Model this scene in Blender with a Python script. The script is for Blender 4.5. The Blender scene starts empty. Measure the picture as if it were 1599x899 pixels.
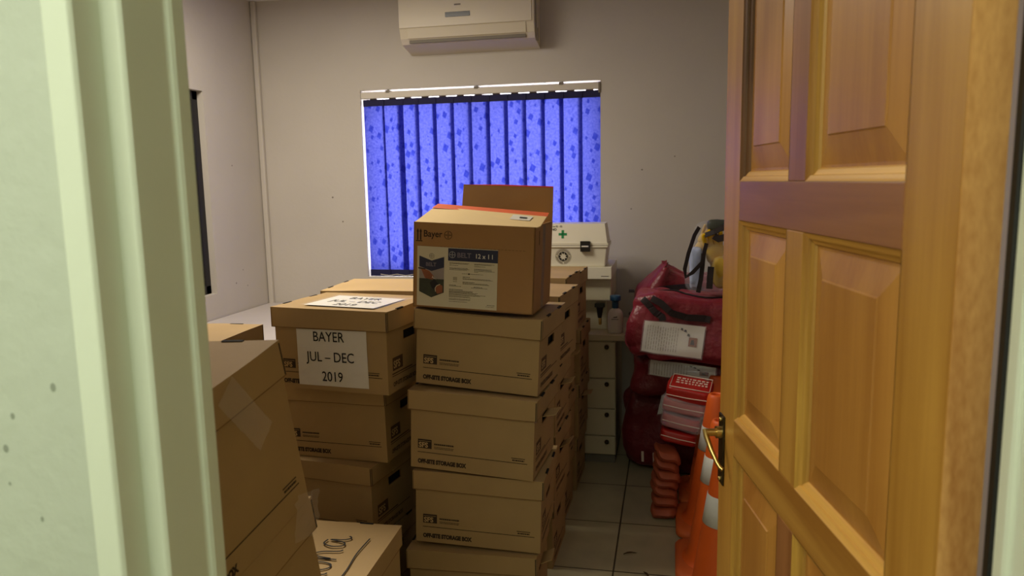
import bpy, math, random
from mathutils import Vector, Matrix, Euler, noise
R = math.radians
rnd = random.Random(7)
scn = bpy.context.scene
col = scn.collection

# ------------------------------------------------------------------ materials
def srgb(r, g, b):
    def f(c):
        c /= 255.0
        return c / 12.92 if c <= .04045 else ((c + .055) / 1.055) ** 2.4
    return (f(r), f(g), f(b), 1.0)

def mat(name, rgb, rough=.6, metal=0.0, var=0.0, scale=6.0, bump=0.0, bscale=60.0, bdist=.01, tint=None, spec=.5, stretch=(1, 1, 1), rgb2=None, coat=0.0, sheen=0.0):
    m = bpy.data.materials.new(name)
    m.use_nodes = True
    nt = m.node_tree
    b = nt.nodes['Principled BSDF']
    b.inputs['Base Color'].default_value = srgb(*rgb)
    b.inputs['Roughness'].default_value = rough
    b.inputs['Metallic'].default_value = metal
    b.inputs['Specular IOR Level'].default_value = spec
    b.inputs['Coat Weight'].default_value = coat
    b.inputs['Sheen Weight'].default_value = sheen
    if tint: b.inputs['Sheen Tint'].default_value = srgb(*tint)
    if var or bump:
        tc = nt.nodes.new('ShaderNodeTexCoord')
        mp = nt.nodes.new('ShaderNodeMapping')
        mp.inputs['Scale'].default_value = stretch
        nt.links.new(tc.outputs['Object'], mp.inputs['Vector'])
    if var:
        n = nt.nodes.new('ShaderNodeTexNoise')
        n.inputs['Scale'].default_value = scale
        n.inputs['Detail'].default_value = 5
        nt.links.new(mp.outputs['Vector'], n.inputs['Vector'])
        cr = nt.nodes.new('ShaderNodeValToRGB')
        c = srgb(*rgb)
        c2 = srgb(*rgb2) if rgb2 else tuple(x * (1 - var) for x in c[:3]) + (1,)
        cr.color_ramp.elements[0].position = .3
        cr.color_ramp.elements[1].position = .7
        cr.color_ramp.elements[0].color = c2
        cr.color_ramp.elements[1].color = c
        nt.links.new(n.outputs['Fac'], cr.inputs['Fac'])
        nt.links.new(cr.outputs['Color'], b.inputs['Base Color'])
    if bump:
        n2 = nt.nodes.new('ShaderNodeTexNoise')
        n2.inputs['Scale'].default_value = bscale
        n2.inputs['Detail'].default_value = 4
        nt.links.new(mp.outputs['Vector'], n2.inputs['Vector'])
        bp = nt.nodes.new('ShaderNodeBump')
        bp.inputs['Strength'].default_value = bump
        bp.inputs['Distance'].default_value = bdist
        nt.links.new(n2.outputs['Fac'], bp.inputs['Height'])
        nt.links.new(bp.outputs['Normal'], b.inputs['Normal'])
    return m

def wood(name, light, dark, axis, rough=.38, rings=1.0, coarse=False):
    """varnished pine: long streaks along one local axis"""
    m = bpy.data.materials.new(name)
    m.use_nodes = True
    nt = m.node_tree
    b = nt.nodes['Principled BSDF']
    b.inputs['Roughness'].default_value = rough
    b.inputs['Specular IOR Level'].default_value = .35
    tc = nt.nodes.new('ShaderNodeTexCoord')
    mp = nt.nodes.new('ShaderNodeMapping')
    s = [16.0 * rings] * 3
    s[axis] = 1.1
    mp.inputs['Scale'].default_value = s
    nt.links.new(tc.outputs['Object'], mp.inputs['Vector'])
    n = nt.nodes.new('ShaderNodeTexNoise')
    n.inputs['Scale'].default_value = 1.0
    n.inputs['Detail'].default_value = 7
    n.inputs['Distortion'].default_value = .5
    nt.links.new(mp.outputs['Vector'], n.inputs['Vector'])
    mp2 = nt.nodes.new('ShaderNodeMapping')
    s2 = [150.0] * 3
    s2[axis] = 60.0 if coarse else 4.0
    mp2.inputs['Scale'].default_value = s2
    nt.links.new(tc.outputs['Object'], mp2.inputs['Vector'])
    n2 = nt.nodes.new('ShaderNodeTexNoise')
    n2.inputs['Scale'].default_value = 1.0
    n2.inputs['Detail'].default_value = 3
    nt.links.new(mp2.outputs['Vector'], n2.inputs['Vector'])
    mx = nt.nodes.new('ShaderNodeMath')
    mx.operation = 'MULTIPLY_ADD'
    mx.inputs[1].default_value = .45 if coarse else .22
    nt.links.new(n2.outputs['Fac'], mx.inputs[0])
    nt.links.new(n.outputs['Fac'], mx.inputs[2])
    cr = nt.nodes.new('ShaderNodeValToRGB')
    cr.color_ramp.elements[0].position = .38
    cr.color_ramp.elements[1].position = .82
    cr.color_ramp.elements[0].color = srgb(*dark)
    cr.color_ramp.elements[1].color = srgb(*light)
    nt.links.new(mx.outputs['Value'], cr.inputs['Fac'])
    nt.links.new(cr.outputs['Color'], b.inputs['Base Color'])
    bp = nt.nodes.new('ShaderNodeBump')
    bp.inputs['Strength'].default_value = .12
    bp.inputs['Distance'].default_value = .003
    nt.links.new(mx.outputs['Value'], bp.inputs['Height'])
    nt.links.new(bp.outputs['Normal'], b.inputs['Normal'])
    return m

def clear(name, rgb=(245, 248, 255), alpha_like=.75, rough=.15):
    """thin clear plastic film: mostly see-through, glossy"""
    m = bpy.data.materials.new(name)
    m.use_nodes = True
    nt = m.node_tree
    out = nt.nodes['Material Output']
    b = nt.nodes['Principled BSDF']
    b.inputs['Base Color'].default_value = srgb(*rgb)
    b.inputs['Roughness'].default_value = rough
    b.inputs['Specular IOR Level'].default_value = .8
    t = nt.nodes.new('ShaderNodeBsdfTransparent')
    mx = nt.nodes.new('ShaderNodeMixShader')
    mx.inputs['Fac'].default_value = alpha_like
    nt.links.new(b.outputs['BSDF'], mx.inputs[1])
    nt.links.new(t.outputs['BSDF'], mx.inputs[2])
    nt.links.new(mx.outputs['Shader'], out.inputs['Surface'])
    return m

def slat_material():
    """backlit blue blind fabric with a scattered leaf pattern"""
    m = bpy.data.materials.new('blue_blind_fabric')
    m.use_nodes = True
    nt = m.node_tree
    out = nt.nodes['Material Output']
    tc = nt.nodes.new('ShaderNodeTexCoord')
    mp = nt.nodes.new('ShaderNodeMapping')
    mp.inputs['Rotation'].default_value = (0, R(18), 0)
    mp.inputs['Scale'].default_value = (21, 0, 15)
    nt.links.new(tc.outputs['Object'], mp.inputs['Vector'])
    v = nt.nodes.new('ShaderNodeTexVoronoi')
    v.inputs['Scale'].default_value = 1.0
    v.inputs['Randomness'].default_value = .5
    v.distance = 'MANHATTAN'
    nt.links.new(mp.outputs['Vector'], v.inputs['Vector'])
    cr = nt.nodes.new('ShaderNodeValToRGB')
    cr.color_ramp.elements[0].position = .40
    cr.color_ramp.elements[1].position = .50
    cr.color_ramp.elements[0].color = srgb(58, 68, 176)
    cr.color_ramp.elements[1].color = srgb(104, 110, 206)
    nt.links.new(v.outputs['Distance'], cr.inputs['Fac'])
    n = nt.nodes.new('ShaderNodeTexNoise')
    n.inputs['Scale'].default_value = 75
    n.inputs['Detail'].default_value = 3
    nt.links.new(tc.outputs['Object'], n.inputs['Vector'])
    cr2 = nt.nodes.new('ShaderNodeValToRGB')
    cr2.color_ramp.elements[0].position = .35
    cr2.color_ramp.elements[1].position = .65
    cr2.color_ramp.elements[0].color = (.55, .6, .8, 1)
    cr2.color_ramp.elements[1].color = (1, 1, 1, 1)
    nt.links.new(n.outputs['Fac'], cr2.inputs['Fac'])
    mul = nt.nodes.new('ShaderNodeMixRGB')
    mul.blend_type = 'MULTIPLY'
    mul.inputs['Fac'].default_value = 1
    nt.links.new(cr.outputs['Color'], mul.inputs['Color1'])
    nt.links.new(cr2.outputs['Color'], mul.inputs['Color2'])
    tr = nt.nodes.new('ShaderNodeBsdfTranslucent')
    df = nt.nodes.new('ShaderNodeBsdfDiffuse')
    nt.links.new(mul.outputs['Color'], tr.inputs['Color'])
    df.inputs['Color'].default_value = srgb(30, 34, 120)
    mx = nt.nodes.new('ShaderNodeMixShader')
    mx.inputs['Fac'].default_value = .25
    nt.links.new(df.outputs['BSDF'], mx.inputs[1])
    nt.links.new(tr.outputs['BSDF'], mx.inputs[2])
    nt.links.new(mx.outputs['Shader'], out.inputs['Surface'])
    return m

def tile_material():
    m = bpy.data.materials.new('cream_floor_tile')
    m.use_nodes = True
    nt = m.node_tree
    b = nt.nodes['Principled BSDF']
    b.inputs['Roughness'].default_value = .32
    tc = nt.nodes.new('ShaderNodeTexCoord')
    mp = nt.nodes.new('ShaderNodeMapping')
    T = .417
    mp.inputs['Location'].default_value = (.198 + .003, -(3.145 + .003 - 8 * T) + 0.0, 0)
    nt.links.new(tc.outputs['Object'], mp.inputs['Vector'])
    br = nt.nodes.new('ShaderNodeTexBrick')
    br.offset = 0
    br.squash = 1
    br.inputs['Scale'].default_value = 1.0
    br.inputs['Brick Width'].default_value = T
    br.inputs['Row Height'].default_value = T
    br.inputs['Mortar Size'].default_value = .0035
    br.inputs['Mortar Smooth'].default_value = .1
    br.inputs['Color1'].default_value = srgb(182, 172, 138)
    br.inputs['Color2'].default_value = srgb(176, 166, 134)
    br.inputs['Mortar'].default_value = srgb(70, 60, 44)
    nt.links.new(mp.outputs['Vector'], br.inputs['Vector'])
    n = nt.nodes.new('ShaderNodeTexNoise')
    n.inputs['Scale'].default_value = 9
    n.inputs['Detail'].default_value = 6
    nt.links.new(tc.outputs['Object'], n.inputs['Vector'])
    cr = nt.nodes.new('ShaderNodeValToRGB')
    cr.color_ramp.elements[0].position = .3
    cr.color_ramp.elements[0].color = (.84, .84, .84, 1)
    cr.color_ramp.elements[1].position = .7
    nt.links.new(n.outputs['Fac'], cr.inputs['Fac'])
    mul = nt.nodes.new('ShaderNodeMixRGB')
    mul.blend_type = 'MULTIPLY'
    mul.inputs['Fac'].default_value = 1
    nt.links.new(br.outputs['Color'], mul.inputs['Color1'])
    nt.links.new(cr.outputs['Color'], mul.inputs['Color2'])
    nt.links.new(mul.outputs['Color'], b.inputs['Base Color'])
    bp = nt.nodes.new('ShaderNodeBump')
    bp.inputs['Strength'].default_value = .3
    bp.inputs['Distance'].default_value = .002
    bp.invert = True
    nt.links.new(br.outputs['Fac'], bp.inputs['Height'])
    nt.links.new(bp.outputs['Normal'], b.inputs['Normal'])
    return m

M = {}
M['wall'] = mat('warm_grey_wall_paint', (197, 190, 180), .7, var=.06, scale=2.2, bump=.08, bscale=45)
M['corridor'] = mat('pale_green_wall_paint', (186, 192, 174), .6, var=.05, scale=3, bump=.28, bscale=24)
M['corridor2'] = mat('bounce_corridor_paint', (222, 228, 210), .6, var=.05, scale=3)  # unseen corridor walls, made lighter to bounce more light onto the door frame
M['pit'] = mat('plaster_pit', (142, 148, 130), .8, var=.1, scale=60)
M['ceiling'] = mat('white_ceiling_paint', (228, 226, 226), .8, var=.02)
M['frame'] = mat('cream_enamel', (214, 220, 198), .35, var=.04, scale=3, bump=.03, bscale=30)
M['seal'] = mat('black_rubber', (16, 17, 15), .6, var=.2)
M['white'] = mat('white_plastic', (222, 216, 196), .4, var=.03, scale=3)
M['white2'] = mat('aged_white_plastic', (206, 200, 172), .42, var=.05, scale=4)
M['cab'] = mat('cream_laminate', (196, 182, 150), .45, var=.06, scale=5)
M['desk'] = mat('grey_laminate', (196, 188, 184), .45, var=.06, scale=7)
M['card'] = mat('brown_cardboard', (170, 141, 94), .78, var=.14, scale=5, bump=.05, bscale=90, stretch=(1, 1, 1.0))
M['card2'] = mat('pale_cardboard', (190, 160, 110), .75, var=.10, scale=4, bump=.05, bscale=90)
M['cardin'] = mat('raw_edge_and_seam_shade', (128, 96, 56), .85, var=.2, scale=30)
M['carton'] = mat('tan_carton', (168, 124, 72), .72, var=.12, scale=4, bump=.04, bscale=80)
M['cartonin'] = mat('pale_carton_inside', (230, 202, 146), .75, var=.08, scale=5)
M['ink'] = mat('dark_brown_ink', (52, 36, 18), .8, var=.15, scale=40)
M['ink2'] = mat('faded_brown_ink', (84, 60, 34), .8, var=.15, scale=40)
M['inkblack'] = mat('black_ink', (22, 20, 18), .7, var=.1, scale=40)
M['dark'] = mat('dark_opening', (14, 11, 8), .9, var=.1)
M['paper'] = mat('white_paper', (222, 218, 208), .55, var=.03, scale=6)
M['label'] = mat('cream_label_paper', (206, 196, 166), .45, var=.03, scale=6)
M['greyink'] = mat('grey_ink', (120, 108, 84), .7, var=.15, scale=60)
M['navy'] = mat('navy_print', (24, 30, 62), .45, var=.1, scale=10)
M['silver'] = mat('pale_grey_print', (176, 176, 176), .5, var=.05)
M['lightink'] = mat('mauve_grey_print', (112, 104, 116), .5, var=.05)
M['field'] = mat('dark_green_print', (52, 56, 34), .5, var=.5, scale=38)
M['rust'] = mat('rust_print', (150, 82, 42), .5, var=.3, scale=30)
M['mist'] = mat('pale_mauve_print', (150, 138, 130), .5, var=.2, scale=20)
M['orange_tape'] = mat('orange_print', (226, 104, 56), .5, var=.1, scale=10)
M['tape'] = clear('clear_tape', alpha_like=.88, rough=.2)
M['film'] = clear('clear_film', alpha_like=.80, rough=.12)
M['film2'] = clear('clear_vinyl', (225, 232, 250), alpha_like=.87, rough=.15)
M['acwhite'] = mat('ivory_plastic', (212, 202, 180), .42, var=.02)
M['acdark'] = mat('black_display', (14, 12, 14), .25, var=.1)
M['shade'] = mat('grey_seam', (120, 112, 98), .6, var=.1)
M['blackp'] = mat('black_plastic', (24, 24, 24), .35, var=.15)
M['green'] = mat('green_print', (10, 128, 66), .5, var=.06)
M['brass'] = mat('brass', (206, 176, 104), .28, metal=1, var=.12, scale=20)
M['darkbrass'] = mat('dark_bronze', (66, 52, 30), .35, metal=.8, var=.2, scale=20)
M['bluecap'] = mat('teal_blue_plastic', (24, 74, 110), .4, var=.1)
M['bottle'] = mat('translucent_white_plastic', (206, 196, 186), .35, var=.03)
M['red'] = mat('red_nylon', (122, 28, 42), .42, var=.18, scale=7, bump=.8, bscale=9, bdist=.03, sheen=.3, tint=(240, 110, 140))
M['red_shaded'] = mat('shaded_red_nylon', (104, 20, 28), .5, var=.2, scale=7, bump=.8, bscale=9, bdist=.03, sheen=.1, tint=(200, 80, 90))  # red nylon coloured darker for the shade low in the pile
M['strap'] = mat('black_webbing', (34, 20, 24), .7, var=.2, scale=30)
M['redplastic'] = mat('red_pvc', (176, 32, 26), .38, var=.15, scale=12, bump=.15, bscale=25)
M['whitetrim'] = mat('white_piping', (226, 206, 190), .5, var=.05)
M['pad'] = mat('rust_red_rubber', (178, 88, 56), .6, var=.25, scale=14, bump=.2, bscale=30)
M['orange'] = mat('traffic_orange', (232, 100, 30), .5, var=.10, scale=8)
M['orangebase'] = mat('dull_traffic_orange', (222, 106, 44), .6, var=.14, scale=9)
M['reflect'] = mat('white_reflective_sheet', (226, 226, 218), .35, var=.05, scale=60)
M['yellow'] = mat('yellow_rubber', (236, 190, 20), .4, var=.1, scale=15)
M['mustard'] = mat('mustard_cloth', (206, 168, 56), .7, var=.15, scale=15)
M['cream'] = mat('cream_rubber', (228, 196, 128), .5, var=.1, scale=15)
M['paleblue'] = mat('pale_blue_cloth', (178, 190, 222), .7, var=.25, scale=25)
M['mesh'] = mat('grey_mesh', (70, 74, 66), .6, var=.3, scale=40)
M['slat'] = slat_material()
M['hem'] = mat('blind_hem', (22, 20, 66), .8, var=.1)
M['glass'] = clear('window_glass', alpha_like=.93, rough=.02)
M['alu'] = mat('white_window_metal', (220, 220, 224), .4, var=.03)
M['rail'] = mat('cream_rail', (206, 198, 184), .45, var=.03)
M['blackframe'] = mat('black_window_frame', (20, 18, 20), .5, var=.15)
M['tile'] = tile_material()
M['leaf'] = mat('dry_brown_leaf', (70, 50, 24), .8, var=.2, scale=50)
M['wood_stile'] = wood('golden_pine_upright', (192, 143, 64), (154, 103, 36), 2)
M['wood_panel'] = wood('golden_pine_panel', (190, 136, 62), (152, 98, 38), 2, rings=.55)
M['wood_rail'] = wood('brown_pine_rail', (156, 104, 60), (122, 76, 40), 0)
M['wood_lock'] = wood('golden_pine_rail', (186, 138, 62), (150, 100, 38), 0)
M['wood_mull'] = wood('brown_pine_mullion', (160, 106, 60), (126, 78, 38), 2)
M['wood_mould'] = wood('streaked_pine_moulding', (206, 162, 72), (136, 88, 32), 2, rings=2.2)
M['wood_mould_across'] = wood('streaked_pine_moulding_across', (218, 166, 78), (160, 104, 42), 0, rings=2.2)
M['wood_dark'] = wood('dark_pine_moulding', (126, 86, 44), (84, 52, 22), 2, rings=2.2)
M['wood_edge'] = wood('rough_sawn_pine', (214, 160, 94), (164, 106, 48), 2, rough=.7, coarse=True)

# ------------------------------------------------------------------ mesh builder
class MB:
    def __init__(s):
        s.v, s.f, s.m, s.mats = [], [], [], []
        s.smooth = []
    def mi(s, m):
        if isinstance(m, str): m = M[m]
        if m not in s.mats: s.mats.append(m)
        return s.mats.index(m)
    def add(s, vs, fs, m, X=None, smooth=False):
        o = len(s.v); k = s.mi(m)
        for p in vs:
            p = Vector(p)
            s.v.append(tuple(X @ p) if X is not None else tuple(p))
        for f in fs:
            s.f.append([i + o for i in f]); s.m.append(k); s.smooth.append(smooth)
        return s
    def box(s, a, b, m, X=None):
        x0, y0, z0 = a; x1, y1, z1 = b
        vs = [(x0, y0, z0), (x1, y0, z0), (x1, y1, z0), (x0, y1, z0), (x0, y0, z1), (x1, y0, z1), (x1, y1, z1), (x0, y1, z1)]
        return s.add(vs, [(0, 3, 2, 1), (4, 5, 6, 7), (0, 1, 5, 4), (1, 2, 6, 5), (2, 3, 7, 6), (3, 0, 4, 7)], m, X)
    def quad(s, p, m, X=None):
        return s.add(p, [tuple(range(len(p)))], m, X)
    def lathe(s, prof, m, n=32, X=None, cap=True, a0=0.0, a1=2 * math.pi):
        full = abs(a1 - a0 - 2 * math.pi) < 1e-6
        k = n if full else n + 1
        vs = []
        for (r, z) in prof:
            for i in range(k):
                a = a0 + (a1 - a0) * i / n
                vs.append((r * math.cos(a), r * math.sin(a), z))
        fs = []
        for j in range(len(prof) - 1):
            for i in range(n if full else n):
                i2 = (i + 1) % k
                fs.append((j * k + i, j * k + i2, (j + 1) * k + i2, (j + 1) * k + i))
        s.add(vs, fs, m, X, True)
        if cap and full:
            s.add(vs[:k], [tuple(range(k))[::-1]], m, X)
            s.add(vs[-k:], [tuple(range(k))], m, X)
        return s
    def tube(s, path, r, m, n=10, X=None, closed=False):
        path = [Vector(p) for p in path]
        rs = r if isinstance(r, (list, tuple)) else [r] * len(path)
        vs, fs = [], []
        L = len(path); up = None
        for i, p in enumerate(path):
            t = (path[(i + 1) % L] - path[i - 1]) if closed else (path[min(i + 1, L - 1)] - path[max(i - 1, 0)])
            t.normalize()
            if up is None:
                up = Vector((0, 0, 1)) if abs(t.z) < .9 else Vector((1, 0, 0))
            a = t.cross(up).normalized(); b = a.cross(t).normalized(); up = b
            for k in range(n):
                g = 2 * math.pi * k / n
                vs.append(p + (a * math.cos(g) + b * math.sin(g)) * rs[i])
        for i in range(L if closed else L - 1):
            j = (i + 1) % L
            for k in range(n):
                k2 = (k + 1) % n
                fs.append((i * n + k, i * n + k2, j * n + k2, j * n + k))
        s.add(vs, fs, m, X, True)
        if not closed:
            s.add(vs[:n], [tuple(range(n))[::-1]], m, X); s.add(vs[-n:], [tuple(range(n))], m, X)
        return s
    def ribbon(s, path, nrm, w, t, m, X=None):
        """flat strap along a path; nrm = facing direction(s) of its broad side"""
        path = [Vector(p) for p in path]; L = len(path)
        vs, fs = [], []
        for i, p in enumerate(path):
            d = (path[min(i + 1, L - 1)] - path[max(i - 1, 0)]).normalized()
            n0 = Vector(nrm[i] if isinstance(nrm, list) else nrm)
            side = d.cross(n0).normalized(); n1 = side.cross(d).normalized()
            for (a, b) in ((-1, -1), (1, -1), (1, 1), (-1, 1)):
                vs.append(p + side * (a * w / 2) + n1 * (b * t / 2))
        for i in range(L - 1):
            for k in range(4):
                k2 = (k + 1) % 4
                fs.append((i * 4 + k, i * 4 + k2, i * 4 + 4 + k2, i * 4 + 4 + k))
        fs.append((3, 2, 1, 0)); fs.append(tuple((L - 1) * 4 + k for k in range(4)))
        return s.add(vs, fs, m, X)
    def prism(s, outline, y0, y1, m, X=None):
        """outline in (x, z), extruded along y"""
        n = len(outline)
        vs = [(x, y0, z) for x, z in outline] + [(x, y1, z) for x, z in outline]
        fs = [tuple(range(n)), tuple(range(2 * n - 1, n - 1, -1))] + [(i, i + n, (i + 1) % n + n, (i + 1) % n) for i in range(n)]
        return s.add(vs, fs, m, X)
    def text(s, body, size, m, X, align='LEFT', bold=0.0, sx=1.0):
        cu = bpy.data.curves.new('lettering', 'FONT')
        cu.body = body; cu.size = size; cu.align_x = align; cu.offset = bold; cu.resolution_u = 3
        ob = bpy.data.objects.new('lettering', cu); col.objects.link(ob)
        dg = bpy.context.evaluated_depsgraph_get()
        me = bpy.data.meshes.new_from_object(ob.evaluated_get(dg))
        vs = [(v.co.x * sx, v.co.y, v.co.z) for v in me.vertices]
        s.add(vs, [tuple(p.vertices) for p in me.polygons], m, X)
        bpy.data.objects.remove(ob); bpy.data.curves.remove(cu); bpy.data.meshes.remove(me)
        return s
    def build(s, name, parent=None, bevel=0.0, seg=2, subsurf=0, solid=0.0):
        me = bpy.data.meshes.new(name)
        me.from_pydata(s.v, [], s.f)
        for m in s.mats: me.materials.append(m)
        me.polygons.foreach_set('material_index', s.m)
        me.polygons.foreach_set('use_smooth', s.smooth)
        me.update()
        o = bpy.data.objects.new(name, me); col.objects.link(o)
        if parent is not None: o.parent = parent
        if solid:
            d = o.modifiers.new('thickness', 'SOLIDIFY'); d.thickness = solid; d.offset = 0
        if bevel:
            d = o.modifiers.new('round', 'BEVEL'); d.width = bevel; d.segments = seg; d.limit_method = 'ANGLE'; d.angle_limit = R(40)
            d.harden_normals = False
        if subsurf:
            d = o.modifiers.new('soft', 'SUBSURF'); d.levels = subsurf; d.render_levels = subsurf
        return o

def face(o_, ex, ez):
    """matrix that puts text (x right, y up) on a face: origin o_, right ex, up ez"""
    ex = Vector(ex).normalized(); ez = Vector(ez).normalized(); n = ex.cross(ez)
    X = Matrix.Identity(4)
    for i in range(3):
        X[i][0] = ex[i]; X[i][1] = ez[i]; X[i][2] = n[i]; X[i][3] = o_[i]
    return X

def tag(o, label, cat, group=None):
    o['label'] = label; o['category'] = cat
    if group: o['group'] = group
    return o
def thing(name, label, cat, loc=(0, 0, 0), rot=(0, 0, 0), group=None):
    o = bpy.data.objects.new(name, None); col.objects.link(o)
    o.empty_display_size = .05
    o.location = loc; o.rotation_euler = rot
    return tag(o, label, cat, group)
def struct(o):
    o['kind'] = 'structure'; return o

# ------------------------------------------------------------------ the room
XL, XR, YF, YB, ZC = -2.52, .92, .765, 4.35, 2.61
WX0, WX1, WZ0, WZ1 = -1.838, -.394, .927, 2.055
T = .16
# floor (room and corridor share one tiled floor)
struct(MB().box((-2.9, -1.2, -.1), (2.0, 4.75, 0), 'tile').build('floor'))
struct(MB().box((XL - .3, YF - .01, ZC), (XR + .2, YB + .25, ZC + .1), 'ceiling').build('ceiling'))
# back wall with the window opening
b = MB()
for (x0, x1, z0, z1) in ((XL - .3, WX0, 0, ZC), (WX1, XR + .2, 0, ZC), (WX0, WX1, 0, WZ0), (WX0, WX1, WZ1, ZC)):
    b.box((x0, YB, z0), (x1, YB + T, z1), 'wall')
for (x, z, r) in ((-2.05, 1.42, .006), (-1.99, 1.27, .005), (-.16, 1.55, .005), (-.22, 1.33, .004), (.02, 1.62, .004)):
    b.add([(x + r * math.cos(a), YB - .0006, z + r * math.sin(a)) for a in [i * math.pi / 4 for i in range(8)]], [tuple(range(8))], 'shade')
struct(b.build('wall_back'))
# left wall with its own shallow dark window
LY0, LY1, LZ0, LZ1 = 2.55, 3.785, .897, 2.02
b = MB()
for (y0, y1, z0, z1) in ((YF - .1, LY0, 0, ZC), (LY1, YB + .05, 0, ZC), (LY0, LY1, 0, LZ0), (LY0, LY1, LZ1, ZC)):
    b.box((XL - T, y0, z0), (XL, y1, z1), 'wall')
for (y, z, r) in ((4.02, 1.62, .005), (3.98, .93, .005), (4.06, 1.0, .004), (4.1, .9, .004)):
    b.add([(XL + .0006, y + r * math.cos(a), z + r * math.sin(a)) for a in [i * math.pi / 4 for i in range(8)]], [tuple(range(8))], 'shade')
struct(b.build('wall_left'))
struct(MB().box((XR, YF - .1, 0), (XR + T, YB + .05, ZC), 'wall').build('wall_right'))
# front wall around the doorway: room face painted grey, corridor face pale green
DX0, DX1, DZ = -.512, .309, 2.06
YC = .612
b = MB()
for (x0, x1, z0, z1) in ((XL - .2, DX0 - .030, 0, ZC + .1), (DX1 + .030, XR + 1.0, 0, ZC + .1), (DX0 - .03, DX1 + .03, DZ + .03, ZC + .1)):
    b.box((x0, YC + .02, z0), (x1, YF, z1), 'wall')
    b.box((x0, YC, z0), (x1, YC + .02, z1), 'corridor')
dr = random.Random(3)
for i in range(40):                                    # knocks and pits in the plaster beside the frame
    x = -.95 + dr.random() * .36; z = .75 + dr.random() * 1.1; r = .0012 + dr.random() * .0022
    b.add([(x + r * math.cos(a), YC - .0003, z + r * 1.4 * math.sin(a)) for a in [j * math.pi / 4 for j in range(8)]], [tuple(range(8))], 'pit')
struct(b.build('wall_front'))
# corridor we look from
struct(MB().box((-2.9, -1.15, 0), (2.0, -1.05, 2.7), 'corridor2').build('wall_corridor'))
struct(MB().box((-2.95, -1.1, 0), (-2.85, YC, 2.7), 'corridor2').build('wall_corridor_west'))
struct(MB().box((1.95, -1.1, 0), (2.05, YC, 2.7), 'corridor2').build('wall_corridor_east'))
struct(MB().box((-2.9, -1.1, ZC + .05), (2.0, YC + .02, ZC + .15), 'ceiling').build('ceiling_corridor'))

# pressed steel door frame: one profile swept up both jambs and across the head
prof = [(-.032, .613), (-.032, .603), (-.029, .600), (-.003, .600), (0, .604), (.001, .636), (.003, .639), (.017, .6395), (.020, .643),
        (.021, .700), (.0215, .7035), (.0245, .7055), (.0265, .709), (.0265, .727), (.0245, .730), (.0, .731), (.0, .765), (-.03, .765)]
BXL = -.526          # x of the profile's zero on the left jamb
BXR = .322
b = MB()
vs, fs = [], []
n = len(prof)
for (bx, sg) in ((BXL, 1), (BXR, -1)):
    for z_top in (False, True):
        for (u, y) in prof:
            vs.append((bx + sg * u, y, 0 if not z_top else DZ + .03 - (u + .016)))
L0, L1, R0, R1 = 0, n, 2 * n, 3 * n
for i in range(n - 1):
    fs.append((L0 + i, L0 + i + 1, L1 + i + 1, L1 + i))
    fs.append((R0 + i + 1, R0 + i, R1 + i, R1 + i + 1))
    fs.append((L1 + i, L1 + i + 1, R1 + i + 1, R1 + i))
b.add(vs, fs, 'frame')
b.box((BXR - .0225, .7345, 0), (BXR - .0005, .760, DZ), 'seal')     # dark rubber strip in the hinge rebate
b.box((BXR - .0285, .7305, 0), (BXR - .0145, .7345, DZ), 'seal')
fr = struct(b.build('door_frame_steel', bevel=.0018, seg=2))
fr.name = 'trim_1'

# corner conduit + plastered ceiling edge
struct(MB().box((XL + .004, YB - .028, 0.0), (XL + .036, YB - .001, ZC), 'wall').build('trim_2', bevel=.006))

# ------------------------------------------------------------------ window behind the blind
b = MB()
for (x0, x1, z0, z1) in ((WX0, WX1, WZ0, WZ0 + .04), (WX0, WX1, WZ1 - .04, WZ1), (WX0, WX0 + .035, WZ0, WZ1), (WX1 - .035, WX1, WZ0, WZ1), (-1.135, -1.095, WZ0, WZ1)):
    b.box((x0, YB + .115, z0), (x1, YB + .15, z1), 'alu')
w = struct(b.build('window_1', bevel=.003))
g = MB().box((WX0 + .03, YB + .13, WZ0 + .03), (WX1 - .03, YB + .134, WZ1 - .03), 'glass').build('glass_pane', w)
# dark window in the left wall
b = MB()
b.box((XL - .075, LY0, LZ0), (XL - .035, LY0 + .05, LZ1), 'blackframe'); b.box((XL - .075, LY1 - .05, LZ0), (XL - .035, LY1, LZ1), 'blackframe')
b.box((XL - .075, LY0, LZ0), (XL - .035, LY1, LZ0 + .05), 'blackframe'); b.box((XL - .075, LY0, LZ1 - .05), (XL - .035, LY1, LZ1), 'blackframe')
b.box((XL - .075, 3.13, LZ0), (XL - .035, 3.18, LZ1), 'blackframe')
w2 = struct(b.build('window_2', bevel=.004))
MB().box((XL - .07, LY0 + .03, LZ0 + .03), (XL - .06, LY1 - .03, LZ1 - .03), 'acdark').build('dark_pane', w2)

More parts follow.
